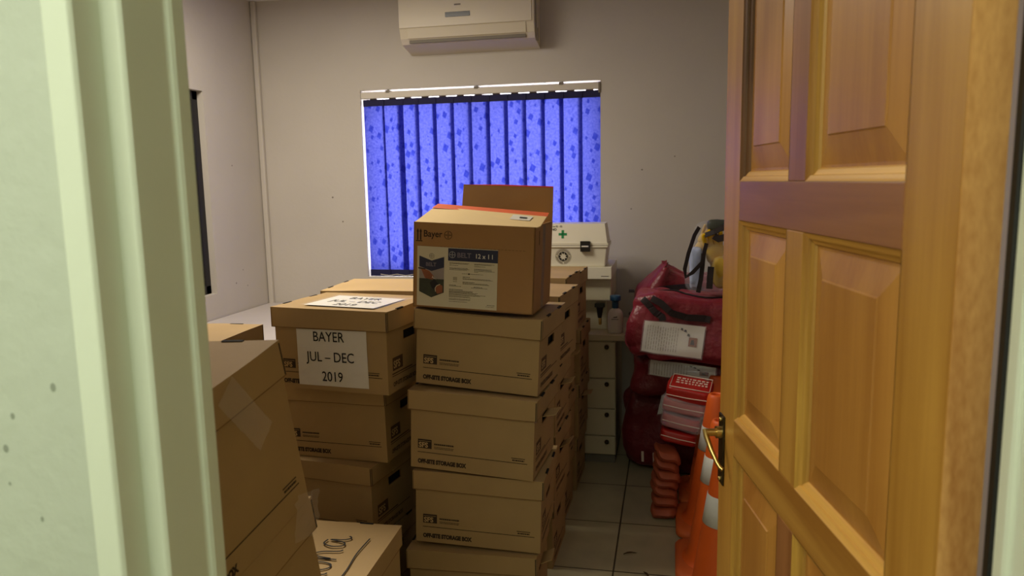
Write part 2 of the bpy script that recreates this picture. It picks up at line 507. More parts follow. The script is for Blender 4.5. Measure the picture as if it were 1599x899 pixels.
# vertical blind
bl = thing('vertical_blind', 'blue patterned vertical blind hanging in the back wall window', 'blind', ((WX0 + WX1) / 2, YB + .03, 1.0))
cx = (WX0 + WX1) / 2
b = MB().box((WX0 + .004 - cx, -.035, 1.005), (WX1 - .004 - cx, .005, 1.042), 'rail')
b.box((WX1 - .012 - cx, -.037, .985), (WX1 + .002 - cx, .007, 1.044), 'shade')
rail = b.build('head_rail', bl, bevel=.003)
for x in (-.545, .0, .5):
    MB().box((x - .012, -.039, 1.036), (x + .012, .008, 1.05), 'shade').build('rail_clip', rail)
NS = 13
xs0, xs1 = -1.815 - cx, -.402 - cx
pitch = (xs1 - xs0) / NS
for i in range(NS):
    xc = xs0 + pitch * (i + .5)
    w_ = .134
    ang = R(-2.5)
    if i == 1: xc += .012
    X = Matrix.Translation((xc, -.012, 0)) @ Matrix.Rotation(ang, 4, 'Z')
    b = MB()
    z0, z1, nz, nx = -.062, .982, 12, 4
    vs = []
    for a in range(nz + 1):
        for c in range(nx + 1):
            u = c / nx - .5
            z = z0 + (z1 - z0) * a / nz
            vs.append((u * w_, .0025 * (4 * u * u - 1) + .0015 * math.sin(3 * z + i * 1.9), z))
    fs = [(a * (nx + 1) + c, a * (nx + 1) + c + 1, (a + 1) * (nx + 1) + c + 1, (a + 1) * (nx + 1) + c) for a in range(nz) for c in range(nx)]
    b.add(vs, fs, 'slat', X, True)
    # doubled hems with their hanger and weight
    b.box((-w_ / 2, -.005, .962), (w_ / 2, .004, 1.0), 'hem', X)
    b.box((-w_ / 2, -.005, -.070), (w_ / 2, .004, -.030), 'hem', X)
    b.box((-.022, -.003, .998), (.022, .003, 1.006), 'shade', X)
    o = b.build('slat', bl)
# bottom link chain
b = MB()
for i in range(NS - 1):
    x0 = xs0 + pitch * (i + .5)
    b.tube([(x0, -.02, -.058), (x0 + pitch / 2, -.02, -.066), (x0 + pitch, -.02, -.058)], .0022, 'rail', 6)
b.build('bottom_chain', bl)

# ------------------------------------------------------------------ door (opened inward, hinged on the right jamb)
DA = R(101)
door = struct(bpy.data.objects.new('door_1', None)); col.objects.link(door)
door.location = (.261, .763, .012); door.rotation_euler = (0, 0, DA)
DW, DT, DH = .815, .039, 2.02
z_ = lambda z: z - .012
def part(b, name, bevel=.0015): return b.build(name, door, bevel=bevel)
sw = .103
part(MB().box((0, -DT, 0), (sw, 0, DH), 'wood_stile'), 'hinge_stile')
part(MB().box((.712, -DT, 0), (DW, 0, DH), 'wood_stile'), 'lock_stile')
b = MB().box((-.0008, -DT, 0), (0, 0, DH), 'wood_edge')
part(b, 'sawn_edge', 0)
part(MB().box((sw, -DT, 1.90), (.712, 0, DH), 'wood_rail'), 'rail')
part(MB().box((sw, -DT, z_(1.419)), (.712, 0, z_(1.492)), 'wood_rail'), 'rail')
part(MB().box((sw, -DT, z_(.960)), (.712, 0, z_(1.032)), 'wood_lock'), 'rail')
part(MB().box((sw, -DT, 0), (.712, 0, .2), 'wood_lock'), 'rail')
for (z0, z1, mm) in ((z_(1.492), 1.90, 'wood_mull'), (z_(1.032), z_(1.419), 'wood_stile'), (.2, z_(.960), 'wood_mull')):
    part(MB().box((.386, -DT, z0), (.455, 0, z1), mm), 'mullion')
    for (u0, u1) in ((sw, .386), (.455, .712)):
        # shaped moulding round the opening
        mo = MB()
        steps = [(0, 0), (.003, -.002), (.008, -.0045), (.009, -.008), (.016, -.0115), (.018, -.015)]
        def ring(d, y): return [(u0 + d, y, z0 + d), (u1 - d, y, z0 + d), (u1 - d, y, z1 - d), (u0 + d, y, z1 - d)]
        for k in range(len(steps) - 1):
            r0, r1 = ring(*steps[k]), ring(*steps[k + 1])
            for e in range(4):
                e2 = (e + 1) % 4
                mname = 'wood_mould' if e in (1, 3) else 'wood_mould_across'
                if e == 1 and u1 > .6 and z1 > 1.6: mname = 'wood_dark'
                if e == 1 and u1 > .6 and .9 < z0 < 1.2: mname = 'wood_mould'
                mo.add([r0[e], r0[e2], r1[e2], r1[e]], [(0, 1, 2, 3)], mname)
        # raised and fielded panel
        pn = MB()
        st2 = [(.018, -.015), (.022, -.015), (.060, -.0065), (.062, -.0045)]
        for k in range(len(st2) - 1):
            r0, r1 = ring(*st2[k]), ring(*st2[k + 1])
            for e in range(4):
                e2 = (e + 1) % 4
                pn.add([r0[e], r0[e2], r1[e2], r1[e]], [(0, 1, 2, 3)], 'wood_panel')
        pn.quad(ring(.062, -.0045), 'wood_panel')
        pn.box((u0, -DT + .008, z0), (u1, -.024, z1), 'wood_panel')
        p_ = part(pn, 'panel', 0)
        mo.build('moulding', p_)
# lever handle
h = MB()
h.box((.772, -.0005, z_(.872)), (.809, .004, z_(1.019)), 'darkbrass').build('back_plate', door, bevel=.002)
plate = door.children[-1] if False else [c for c in door.children if c.name.startswith('back_plate')][0]
hz = z_(.981)
lv = MB()
lv.tube([(.791, .003, hz), (.791, .014, hz)], .0125, 'brass', 16)
lv.tube([(.791, .012, hz), (.791, .034, hz)], .0078, 'brass', 14)
lv.tube([(.796, .0345, hz + .004), (.787, .0345, hz - .006), (.768, .029, hz - .029), (.752, .021, hz - .050), (.746, .0165, hz - .058), (.742, .012, hz - .061)], [.0060, .0058, .0050, .0044, .0042, .0042], 'brass', 12)
lv.build('lever', plate)
b = MB()
for zz in (.882, 1.009, .905):
    b.lathe([(.004, 0), (.004, .0025), (.002, .0035)], 'brass', 12, Matrix.Translation((.791, .004, z_(zz))) @ Matrix.Rotation(R(-90), 4, 'X'))
b.build('keyhole_and_screws', plate)

# ------------------------------------------------------------------ lidded archive boxes
LH = .066
def wob(seed, x, y, z, amp=.0022, f=7.0):
    return amp * noise.noise(Vector((x * f + seed * 3.1, y * f - seed, z * f + seed * .7)))

def archive_box(name, label, p, rot, dims, group, seed, flap=(), hole=True, paper=None, shortprint=True, lidlift=0.0, turn=False, mname='card', sag=0.0, longprint=True):
    """p: middle of the front lower edge; front (-y) is the long printed side, +x the short side with the hand hole"""
    W, D, H = dims
    root = thing(name, label, 'box', p, rot, group)
    i = .0085
    x0, x1, y0, y1, zt = -W / 2 + i, W / 2 - i, i, D - i, H - .004
    b = MB()
    # front, back, floor
    def grid(o, ex, ez, w, h, nx, nz, m, nrm):
        vs = []
        for a in range(nz + 1):
            for c in range(nx + 1):
                q = Vector(o) + Vector(ex) * (w * c / nx) + Vector(ez) * (h * a / nz)
                edge = (c in (0, nx)) or (a in (0, nz))
                q += Vector(nrm) * (0 if edge else wob(seed, *q, amp=.003, f=6))
                vs.append(q)
        return vs, [(a * (nx + 1) + c, a * (nx + 1) + c + 1, (a + 1) * (nx + 1) + c + 1, (a + 1) * (nx + 1) + c) for a in range(nz) for c in range(nx)]
    b.add([(x0, y0, 0), (x1, y0, 0), (x1, y0, zt), (x0, y0, zt)], [(0, 1, 2, 3)], mname)
    b.add([(x1, y1, 0), (x0, y1, 0), (x0, y1, zt), (x1, y1, zt)], [(0, 1, 2, 3)], mname)
    b.add([(x0, y0, 0), (x0, y1, 0), (x1, y1, 0), (x1, y0, 0)], [(0, 1, 2, 3)], mname)
    hy0, hy1, hz0, hz1 = D / 2 - .045, D / 2 + .045, H - .112, H - .082
    for sx, x in ((1, x1), (-1, x0)):
        ys = [y0, hy0, hy1, y1]; zs = [0, hz0, hz1, zt]
        for a in range(3):
            for c in range(3):
                if a == 1 and c == 1 and hole: continue
                q = [(x, ys[a], zs[c]), (x, ys[a + 1], zs[c]), (x, ys[a + 1], zs[c + 1]), (x, ys[a], zs[c + 1])]
                b.quad(q if sx > 0 else q[::-1], mname)
        if hole:
            for q in ([(x, hy0, hz0), (x, hy1, hz0), (x - sx * .005, hy1, hz0), (x - sx * .005, hy0, hz0)],
                      [(x, hy0, hz1), (x, hy1, hz1), (x - sx * .005, hy1, hz1), (x - sx * .005, hy0, hz1)],
                      [(x, hy0, hz0), (x, hy0, hz1), (x - sx * .005, hy0, hz1), (x - sx * .005, hy0, hz0)],
                      [(x, hy1, hz0), (x, hy1, hz1), (x - sx * .005, hy1, hz1), (x - sx * .005, hy1, hz0)]):
                b.quad(q, 'cardin')
    # contents seen through the hand holes stay dark
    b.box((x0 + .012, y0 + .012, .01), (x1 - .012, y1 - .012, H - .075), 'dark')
    if longprint:
        e = .0006
        Fm = lambda x, z: face((x0 + x, y0 - e, z), (1, 0, 0), (0, 0, 1))
        # badge
        bx, bz, bw, bh = .025, .068, .048, .031
        b.box((x0 + bx, y0 - e, bz), (x0 + bx + bw, y0 - e * .4, bz + bh), 'ink')
        b.text('SFS', .0235, 'card2', face((x0 + bx + .003, y0 - 2 * e, bz + .004), (1, 0, 0), (0, 0, 1)), bold=.0008, sx=1.0)
        b.box((x0 + bx + .003, y0 - 2 * e, bz + .0245), (x0 + bx + bw - .003, y0 - e, bz + .0255), 'card2')
        # small print beside the badge, too fine to read
        rr = random.Random(5)
        for (zz, hh, xa, xb) in ((.083, .005, .082, .150), (.0745, .0018, .082, .150), (.0700, .0018, .082, .148)):
            x = xa
            while x < xb:
                ww = .0022 + rr.random() * .004
                b.box((x0 + x, y0 - e, zz), (x0 + min(x + ww, xb), y0 - e * .4, zz + hh), 'ink')
                x += ww + .0011
        b.box((x0 + .024, y0 - e, .0535), (x1 - .02, y0 - e * .4, .0555), 'ink')
        b.text('OFF-SITE STORAGE BOX', .0190, 'ink', Fm(.025, .017), bold=.0014, sx=.80)
        for (zz, hh, xa, xb) in ((.0690, .0022, .345, .390), (.0610, .0042, .348, .388)):
            x = xa
            while x < xb:
                ww = .003 + rr.random() * .005
                b.box((x0 + x, y0 - e, zz), (x0 + min(x + ww, xb), y0 - e * .4, zz + hh), 'ink')
                x += ww + (.0011 if hh > .003 else 0)
    if shortprint:
        e = .0006
        b.box((x1 + e * .4, y0 + .035, .072), (x1 + e, y0 + .105, .115), 'ink2')
        b.text('SFS', .034, 'card2', face((x1 + 2 * e, y0 + .039, .080), (0, 1, 0), (0, 0, 1)), bold=.001, sx=.98)
        b.box((x1 + e * .4, y0 + .03, .0530), (x1 + e, y1 - .06, .0555), 'ink2')
        b.box((x1 + e * .4, y0 + .03, .0600), (x1 + e, y1 - .15, .0640), 'ink2')
        b.text('OFF-SITE STORAGE BOX', .0195, 'ink2', face((x1 + e, y0 + .035, .020), (0, 1, 0), (0, 0, 1)), bold=.0009, sx=.80)
    body = b.build('body', root)
    if paper:
        paper(body, x0, y0, W, D, H)
    for (yy, ang) in flap:
        f = MB()
        X = Matrix.Translation((x1 + .001, yy, hz1 - .006)) @ Matrix.Rotation(R(ang), 4, 'Y')
        f.box((0, -.043, -.0012), (.046, .043, .0012), 'card2', X)  # paler card paints in the light on the flap's upturned side
        f.build('handle_flap', body)
    # lid
    l = MB()
    zl = H + lidlift
    X0, X1, Y0, Y1 = -W / 2, W / 2, 0, D
    nx, ny = 10, 8
    top = []
    for a in range(ny + 1):
        for c in range(nx + 1):
            x = X0 + (X1 - X0) * c / nx; y = Y0 + (Y1 - Y0) * a / ny
            k = math.sin(math.pi * c / nx)
            top.append((x, y, zl + wob(seed + 9, x, y, 0, amp=.003, f=6) - sag * k - .002 * k * math.sin(math.pi * a / ny)))
    l.add(top, [(a * (nx + 1) + c, a * (nx + 1) + c + 1, (a + 1) * (nx + 1) + c + 1, (a + 1) * (nx + 1) + c) for a in range(ny) for c in range(nx)], mname, None, True)
    bot = lambda q: (q[0], q[1], zl - LH + wob(seed + 4, q[0], q[1], 1, amp=.002))
    fr_ = [top[c] for c in range(nx + 1)]; bk = [top[ny * (nx + 1) + c] for c in range(nx + 1)][::-1]
    rt = [top[a * (nx + 1) + nx] for a in range(ny + 1)]; lf = [top[a * (nx + 1)] for a in range(ny + 1)][::-1]
    for strip in (fr_, rt, bk, lf):
        for k in range(len(strip) - 1):
            q0, q1 = bot(strip[k]), bot(strip[k + 1])
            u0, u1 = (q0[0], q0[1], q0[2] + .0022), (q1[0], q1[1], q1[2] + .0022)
            l.quad([u0, u1, strip[k + 1], strip[k]], mname)
            l.quad([q0, q1, u1, u0], 'cardin')  # dark band paints the seam shade along the lid's lower edge
    # open fold beside each front corner and the two tuck slots on the short edges
    e = .0007
    l.box((X1 - .0045, -e, zl - LH + .002), (X1 - .0015, 0, zl - .004), 'ink')
    l.box((X0 + .0015, -e, zl - LH + .002), (X0 + .0035, 0, zl - .004), 'cardin')
    l.box((X1, .002, zl - LH + .002), (X1 + e, .005, zl - .004), 'ink')
    for xx in (X0, X1):
        for yy in (D * .27, D * .73):
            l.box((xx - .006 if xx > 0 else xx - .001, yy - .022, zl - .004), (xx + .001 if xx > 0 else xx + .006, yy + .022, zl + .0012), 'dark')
    l.box((X0 + .01, .01, zl - .03), (X1 - .01, D - .01, zl - .012), mname)
    lid = l.build('lid', root)
    return root, body, lid

def at(lt, rot, H):
    """foot of a box from the middle of its lid's front edge"""
    m = Euler(rot, 'XYZ').to_matrix()
    return tuple(Vector(lt) - m @ Vector((0, 0, H)))

def rots(rz, ry, rx): return (R(rx), R(ry), R(rz))

GA, GB = 'archive boxes in the middle row of stacks', 'archive boxes in the left row of stacks'
GL = 'archive boxes beside the doorway'
def stack_box(label, lt, rot, dims, group, seed, **k):
    r_ = rots(*rot)
    return archive_box('archive_box', label, at(lt, r_, dims[2]), r_, dims, group, seed, **k)

# front stack
stack_box('brown lidded storage box directly under the open tan carton', (-.601, 2.278, 1.082), (-4.1, 3.2, 0), (.433, .344, .250), GA, 1, sag=.007)
stack_box('brown lidded storage box, second below the open tan carton, hand flap folded out', (-.619, 2.249, .822), (-2.8, 2.4, 0), (.435, .34, .266), GA, 2, flap=((.17, -14),))
stack_box('brown lidded storage box, third below the open tan carton', (-.609, 2.262, .548), (1.0, 1.9, 0), (.441, .34, .252), GA, 3)
stack_box('bottom lidded storage box of the stack carrying the open tan carton', (-.634, 2.242, .284), (2.0, 0, 0), (.44, .34, .284), GA, 4, flap=((.17, -24),))
# second stack into the room
stack_box('topmost storage box of the stack just behind the open tan carton', (-.612, 2.735, 1.076), (-5.0, .5, 0), (.43, .335, .272), GA, 5)
stack_box('storage box with raised flap, second down in the stack just behind the open tan carton', (-.622, 2.70, .800), (-1.5, .5, 0), (.43, .335, .258), GA, 6, flap=((.167, -16),))
stack_box('storage box third down in the stack just behind the open tan carton', (-.632, 2.71, .538), (-3.0, -.3, 0), (.43, .335, .258), GA, 7, flap=((.167, -30),))
stack_box('bottom storage box of the stack just behind the open tan carton', (-.640, 2.70, .278), (-1.0, 0, 0), (.43, .335, .278), GA, 8)
# third stack
stack_box('topmost storage box of the stack in front of the white first aid case', (-.637, 3.105, 1.093), (-4.0, 0, 0), (.43, .30, .271), GA, 9)
stack_box('storage box second down in the stack in front of the white first aid case', (-.645, 3.09, .820), (-2.0, 0, 0), (.43, .30, .268), GA, 10, flap=((.15, -20),))
stack_box('storage box third down in the stack in front of the white first aid case', (-.650, 3.10, .550), (-2.5, 0, 0), (.43, .30, .270), GA, 11)
stack_box('bottom storage box of the stack in front of the white first aid case', (-.655, 3.09, .278), (-1.5, 0, 0), (.43, .30, .278), GA, 12)
# fourth stack against the drawer cabinet
stack_box('topmost storage box of the stack touching the cream drawer cabinet', (-.636, 3.47, 1.062), (-2.0, 0, 0), (.43, .33, .264), GA, 13)
stack_box('storage box jutting out second in the stack touching the drawer cabinet', (-.622, 3.475, .796), (-1.5, 0, 0), (.43, .33, .262), GA, 14)
stack_box('storage box third down in the stack touching the drawer cabinet', (-.630, 3.47, .532), (-2.0, 0, 0), (.43, .33, .264), GA, 15, flap=((.165, -14),))
stack_box('dark bottom storage box of the stack touching the drawer cabinet', (-.640, 3.46, .266), (-1.0, 0, 0), (.43, .33, .266), GA, 16)

# left row: the box with the paper notice
def notice(body, x0, y0, W, D, H):
    b = MB()
    X = face((x0 + .086, y0 - .0016, .0), (1, 0, .010), (-.012, 0, 1))
    w, h, z0 = .264, .190, .014
    nx, nz = 8, 6
    vs = [(w * c / nx, z0 + h * a / nz, .0006 * math.sin(c * 1.3 + a)) for a in range(nz + 1) for c in range(nx + 1)]
    b.add(vs, [(a * (nx + 1) + c, a * (nx + 1) + c + 1, (a + 1) * (nx + 1) + c + 1, (a + 1) * (nx + 1) + c) for a in range(nz) for c in range(nx)], 'paper', X)
    for (t, x, z) in (('BAYER', .122, z0 + .151), ('JUL \u2013 DEC', .126, z0 + .083), ('2019', .130, z0 + .017)):
        b.text(t, .047, 'inkblack', X @ Matrix.Translation((x, z, .0014)), align='CENTER', bold=.0002, sx=.86)
    o = b.build('paper_notice', body)
    o['label'] = 'white paper reading BAYER JUL \u2013 DEC 2019'
e1, e1b, e1l = stack_box('storage box with a white paper notice reading BAYER JUL \u2013 DEC 2019', (-1.093, 2.231, 1.097), (-7.0, .2, 0), (.437, .34, .275), GB, 21, paper=notice)
b = MB()
X = face((-.125, .055, .2775), (1, -.06, 0), (.06, 1, 0))
b.add([(0, 0, 0), (.275, 0, .0005), (.275, .205, 0), (0, .205, .0008)], [(0, 1, 2, 3)], 'paper', X)
for (t, x, z) in (('BAYER', .14, .148), ('JUL \u2013 DEC', .14, .084), ('2019', .14, .022)):
    b.text(t, .05, 'inkblack', X @ Matrix.Translation((x, z, .0012)), align='CENTER', bold=.0002, sx=.86)
b.add([(-.01, -.012, .0022), (.30, -.012, .0026), (.30, .22, .0022), (-.01, .22, .0026)], [(0, 1, 2, 3)], 'tape', X)
o = b.build('taped_notice', e1l)
o['label'] = 'white notice lying flat under clear film'
stack_box('storage box directly under the box with the BAYER paper notice', (-1.150, 2.33, .816), (-6.0, -1.0, 0), (.43, .34, .268), GB, 22)
stack_box('shadowed storage box second below the box with the BAYER paper notice', (-1.195, 2.302, .545), (-8.5, -.6, 0), (.43, .34, .268), GB, 23)
stack_box('bottom storage box below the box with the BAYER paper notice', (-1.19, 2.31, .275), (-6.0, 0, 0), (.43, .34, .275), GB, 24)
# stack behind it
stack_box('plain storage box lid showing just behind the BAYER notice box', (-1.109, 2.685, 1.091), (2.5, 0, 0), (.45, .36, .273), GB, 25, mname='card2')
stack_box('storage box second down in the stack behind the BAYER notice box', (-1.11, 2.69, .818), (1.0, 0, 0), (.43, .34, .272), GB, 26)
stack_box('storage box third down in the stack behind the BAYER notice box', (-1.11, 2.69, .546), (2.0, 0, 0), (.43, .34, .272), GB, 27)
stack_box('bottom storage box in the stack behind the BAYER notice box', (-1.11, 2.69, .274), (1.0, 0, 0), (.43, .34, .274), GB, 28)

# boxes turned with the long side towards the aisle: foot given at the middle of the long side facing +x
def turned(label, right_mid, rz, tilt, dims, group, seed, **k):
    # local front (-y) faces world +x after a quarter turn; tilt lifts the far end
    m = Matrix.Rotation(R(rz), 3, 'Z') @ Matrix.Rotation(R(tilt[1]), 3, 'Y') @ Matrix.Rotation(R(tilt[0]), 3, 'X') @ Matrix.Rotation(R(90), 3, 'Z')
    e = m.to_euler('XYZ')
    return archive_box('archive_box', label, right_mid, tuple(e), dims, group, seed, **k)
# left of the notice box
for i, (zz, lab) in enumerate(((.786, 'storage box with open slot in its lid, left of the BAYER notice box'), (.520, 'storage box under the slotted lid left of the BAYER notice box'),
                               (.260, 'storage box second under the slotted lid left of the BAYER notice box'), (0, 'bottom storage box of the stack left of the BAYER notice box'))):
    turned(lab, (-1.277 - .008 * (i % 2), 1.955, zz), 3 - i, (0, 0), (.43, .335, .270 if i == 0 else (.264 if i == 1 else .258)), GB, 31 + i)
# leaning stack by the doorway
LR = (-3.9, (9.5, -2.6))
mL = Matrix.Rotation(R(LR[0]), 3, 'Z') @ Matrix.Rotation(R(LR[1][1]), 3, 'Y') @ Matrix.Rotation(R(LR[1][0]), 3, 'X')
lidmid = Vector((-.869, .788, 1.142)) + mL @ Vector((.172, .215, 0))
l1p = lidmid + mL @ Vector((-.004, 0, -.322))
L1, L1b, L1l = turned('large storage box tilted forward on top of the leaning stack by the doorway', tuple(l1p), LR[0], LR[1], (.432, .344, .322), GL, 41, lidlift=.004)
L1l.rotation_euler = (0, R(-1.5), 0); L1l.location = (-.008, -.004, .002)
l2p = l1p + mL @ Vector((-.008, 0, -.274))
L2, L2b, L2l = turned('taped storage box tilted under the top box of the leaning doorway stack', tuple(l2p), LR[0], LR[1], (.432, .345, .272), GL, 42, lidlift=.008)
l3p = l2p + Vector((-.01, .01, -.272))
l2z = min((L2.matrix_basis @ Vector(q)).z for q in ((-.216, 0, 0), (.216, 0, 0), (-.216, .345, 0), (.216, .345, 0)))
hl = (l2z - .004) / 2
turned('storage box third down in the leaning stack by the doorway', (l2p.x - .01, l2p.y + .012, hl), -2, (0, 0), (.43, .34, hl), GL, 43)
turned('bottom storage box of the leaning stack by the doorway', (l2p.x - .01, l2p.y + .012, 0), -1, (0, 0), (.43, .34, hl - .003), GL, 44)
# strips of clear tape
def crumple(b, X, w, h, seed, nx=8, nz=10, amp=.004, m='tape'):
    vs = [(w * (c / nx - .5), amp * noise.noise(Vector((c * .9 + seed, a * .7, seed))) + .002, h * (a / nz - .5)) for a in range(nz + 1) for c in range(nx + 1)]
    b.add(vs, [(a * (nx + 1) + c, a * (nx + 1) + c + 1, (a + 1) * (nx + 1) + c + 1, (a + 1) * (nx + 1) + c) for a in range(nz) for c in range(nx)], m, X, True)
b = MB()
crumple(b, Matrix.Translation((.085, -.0042, .25)) @ Matrix.Rotation(R(-30), 4, 'Y'), .055, .14, 2, amp=.0025)
b.build('clear_tape', L1l)
b = MB()
crumple(b, Matrix.Translation((.185, -.008, .262)) @ Matrix.Rotation(R(25), 4, 'Y') @ Matrix.Rotation(R(8), 4, 'Z'), .10, .085, 5, amp=.010)
b.build('clear_tape', L2l)

# low box with handwriting on its lid
NR = R(3.0)
nona, nb, nl = turned('cream topped box with nona handwritten across its lid, on the floor', (-.817, 1.945, 0), 2.0, (0, 0), (.36, .43, .425), 'storage boxes on the aisle floor', 51, mname='card2', longprint=False, shortprint=False)
def stroke(b, pts, X, w=.0052):
    P = [Vector((x, y, 0)) for x, y in pts]
    q = []
    for i in range(len(P) - 1):                         # Catmull-Rom
        p0, p1, p2, p3 = P[max(i - 1, 0)], P[i], P[i + 1], P[min(i + 2, len(P) - 1)]
        for k in range(6):
            t = k / 6
            q.append(.5 * ((2 * p1) + (p2 - p0) * t + (2 * p0 - 5 * p1 + 4 * p2 - p3) * t * t + (3 * p1 - p0 - 3 * p2 + p3) * t ** 3))
    q.append(P[-1])
    b.ribbon(q, (0, 0, 1), w, .0006, 'inkblack', X)
b = MB()
# writing runs from the near end of the lid to the far end; letters read from the right
X = face((-.150, .175, .4286), (1, 0, 0), (0, 1, 0))
X = face((-.215, .110, .4292), (1, .05, 0), (-.05, 1, 0))
def sh(pts, dx): return [(x + dx, y) for x, y in pts]
n_ = [(0, 0), (.004, .05), (.003, .012), (.014, .042), (.028, .05), (.038, .036), (.042, .006), (.050, .0)]
o_ = [(.026, .050), (.008, .042), (.002, .020), (.014, .003), (.032, .006), (.040, .028), (.030, .048), (.024, .05)]
a_ = [(.040, .046), (.018, .048), (.004, .028), (.010, .006), (.028, .010), (.040, .040), (.041, .012), (.052, .000), (.062, .006)]
for pts, dx in ((n_, 0), (o_, .062), (n_, .118), (a_, .182)):
    stroke(b, [(x * 1.15 + dx * 1.12 + .02, y * 1.5) for x, y in pts], X)
stroke(b, [(.03, -.045), (.10, -.050), (.19, -.048), (.285, -.058)], X, .0042)
o = b.build('handwriting', nl); o['label'] = 'handwritten word nona, underlined'

# ------------------------------------------------------------------ open tan carton on the front stack
ct = rots(-1.6, 2.9, 0)
cW, cD, cH = .400, .285, .276
C_ = thing('open_carton', 'open tan carton with blue and white BELT label on top of the middle stack', 'carton', at((-.606, 2.289, 1.367), ct, cH), ct)
b = MB()
x0, x1, y0, y1 = -cW / 2, cW / 2, 0, cD
t_ = .004
b.box((x0, y0, 0), (x1, y1, t_), 'carton')
b.box((x0, y0, 0), (x1, y0 + t_, cH), 'carton'); b.box((x0, y1 - t_, 0), (x1, y1, cH), 'carton')
b.box((x0, y0, 0), (x0 + t_, y1, cH), 'carton'); b.box((x1 - t_, y0, 0), (x1, y1, cH), 'carton')
e = .0006
FT = lambda x, z, k=1: face((x0 + x, y0 - e * k, z), (1, 0, 0), (0, 0, 1))
b.text('Bayer', .030, 'ink', FT(.033, cH - .046), bold=.0004, sx=.92)
def cross_mark(b, cx_, cz_, r, m, X, ring=True):
    """the crossed-words roundel"""
    if ring:
        n = 28
        for i in range(n):
            a0, a1 = 2 * math.pi * i / n, 2 * math.pi * (i + 1) / n
            b.add([(cx_ + q * math.cos(a), cz_ + q * math.sin(a), 0) for q, a in ((r, a0), (r, a1), (r * .88, a1), (r * .88, a0))], [(3, 2, 1, 0)], m, X)
    h = r * .10
    for k in range(-2, 3):
        b.add([(cx_ + k * r * .32 - r * .12, cz_ - h, 0), (cx_ + k * r * .32 + r * .12, cz_ - h, 0), (cx_ + k * r * .32 + r * .12, cz_ + h, 0), (cx_ + k * r * .32 - r * .12, cz_ + h, 0)], [(0, 1, 2, 3)], m, X)
        if k: b.add([(cx_ - h, cz_ + k * r * .32 - r * .12, 0), (cx_ + h, cz_ + k * r * .32 - r * .12, 0), (cx_ + h, cz_ + k * r * .32 + r * .12, 0), (cx_ - h, cz_ + k * r * .32 + r * .12, 0)], [(0, 1, 2, 3)], m, X)
cross_mark(b, 0, 0, .0135, 'ink', FT(.1165, cH - .038))
for k in (.014, .024):
    b.box((x0 + k - .0022, y0 - e, cH - .058), (x0 + k + .0022, y0, cH - .030), 'ink')
    b.add([(x0 + k - .0042, y0 - e, cH - .031), (x0 + k + .0042, y0 - e, cH - .031), (x0 + k, y0 - e, cH - .020)], [(0, 1, 2)], 'ink')
b.box((x0 + .008, y0 - e, cH - .062), (x0 + .030, y0, cH - .059), 'ink')
# faint small print strip high on the front and a printed bar on the short side
for k in range(24):
    b.box((x0 + .09 + k * .0118, y0 - e * .7, cH - .0765), (x0 + .098 + k * .0118, y0, cH - .075), 'cardin')
b.box((x1, y0 + .06, cH - .06), (x1 + e, y0 + .066, cH - .015), 'ink')
b.box((x1, y0 + .118, .0), (x1 + e, y0 + .162, cH), 'tape')
cbody = b.build('body', C_, bevel=.0015)
# sticker
s = MB()
lx0, lx1, lz0, lz1 = .0135, .282, .006, .199
s.box((x0 + lx0, y0 - .0012, lz0), (x0 + lx1, y0 - .0004, lz1), 'label')
def rect(xa, za, xb, zb, m, k=2.6): s.quad([(x0 + xa, y0 - e * k, za), (x0 + xb, y0 - e * k, za), (x0 + xb, y0 - e * k, zb), (x0 + xa, y0 - e * k, zb)], m)
def poly(pts, m, k=2.6): s.quad([(x0 + x, y0 - e * k, z) for x, z in pts], m)
hx = .118
rect(hx, .157, lx1, lz1 - .002, 'navy')
cross_mark(s, 0, 0, .0105, 'silver', FT(hx + .014, .1765, 3.4))
s.text('BELT', .0215, 'lightink', FT(hx + .030, .169, 3.4), bold=.0006)
s.text('12 x 1 l', .0205, 'paper', FT(hx + .089, .169, 3.4), bold=.0002, sx=.95)
# shield picture: navy chevron over a field at dusk
sx0, sx1 = .021, .105; sc = (sx0 + sx1) / 2
zb, zt2 = .052, .168
poly([(sx0, zb), (sc, zb - .018), (sx1, zb), (sx1, .095), (sx0, .095)], 'field')
poly([(sx0, .095), (sx1, .095), (sx1, .134), (sc, .122), (sx0, .134)], 'mist')
poly([(sx0, .134), (sc, .120), (sx1, .134), (sx1, zt2), (sc, zt2 - .014), (sx0, zt2)], 'navy', 3.0)
poly([(sx0 + .004, .130), (sx0 + .02, .096), (sx0 + .046, .092), (sx0 + .05, .104), (sx0 + .034, .120)], 'rust', 3.0)
poly([(sx0 + .030, .088), (sx0 + .046, .099), (sx0 + .060, .094), (sx0 + .049, .096), (sx0 + .046, .106), (sx0 + .043, .097)], 'label', 3.4)
poly([(sx0 + .036, .082), (sx0 + .052, .094), (sx0 + .066, .078), (sx0 + .056, .060), (sx0 + .044, .064)], 'inkblack', 3.2)
poly([(sx0 + .053, .062), (sx0 + .058, .074), (sx0 + .070, .079), (sx0 + .080, .074), (sx0 + .080, .052), (sx0 + .062, .047)], 'rust', 3.4)
s.tube([(x0 + sx0 + .056, y0 - .002, .054), (x0 + sx0 + .055, y0 - .002, .066), (x0 + sx0 + .061, y0 - .002, .074), (x0 + sx0 + .071, y0 - .002, .0785)], .0012, 'label', 6)
poly([(sx0 - .004, .130), (sx0 + .022, .127), (sx0 + .020, .124), (sx0 - .003, .126)], 'inkblack', 3.4)
s.text('BELT', .0165, 'lightink', FT(sx0 + .022, .136, 3.8), bold=.0005)
cross_mark(s, 0, 0, .0085, 'greyink', FT(sc, .169, 3.4))
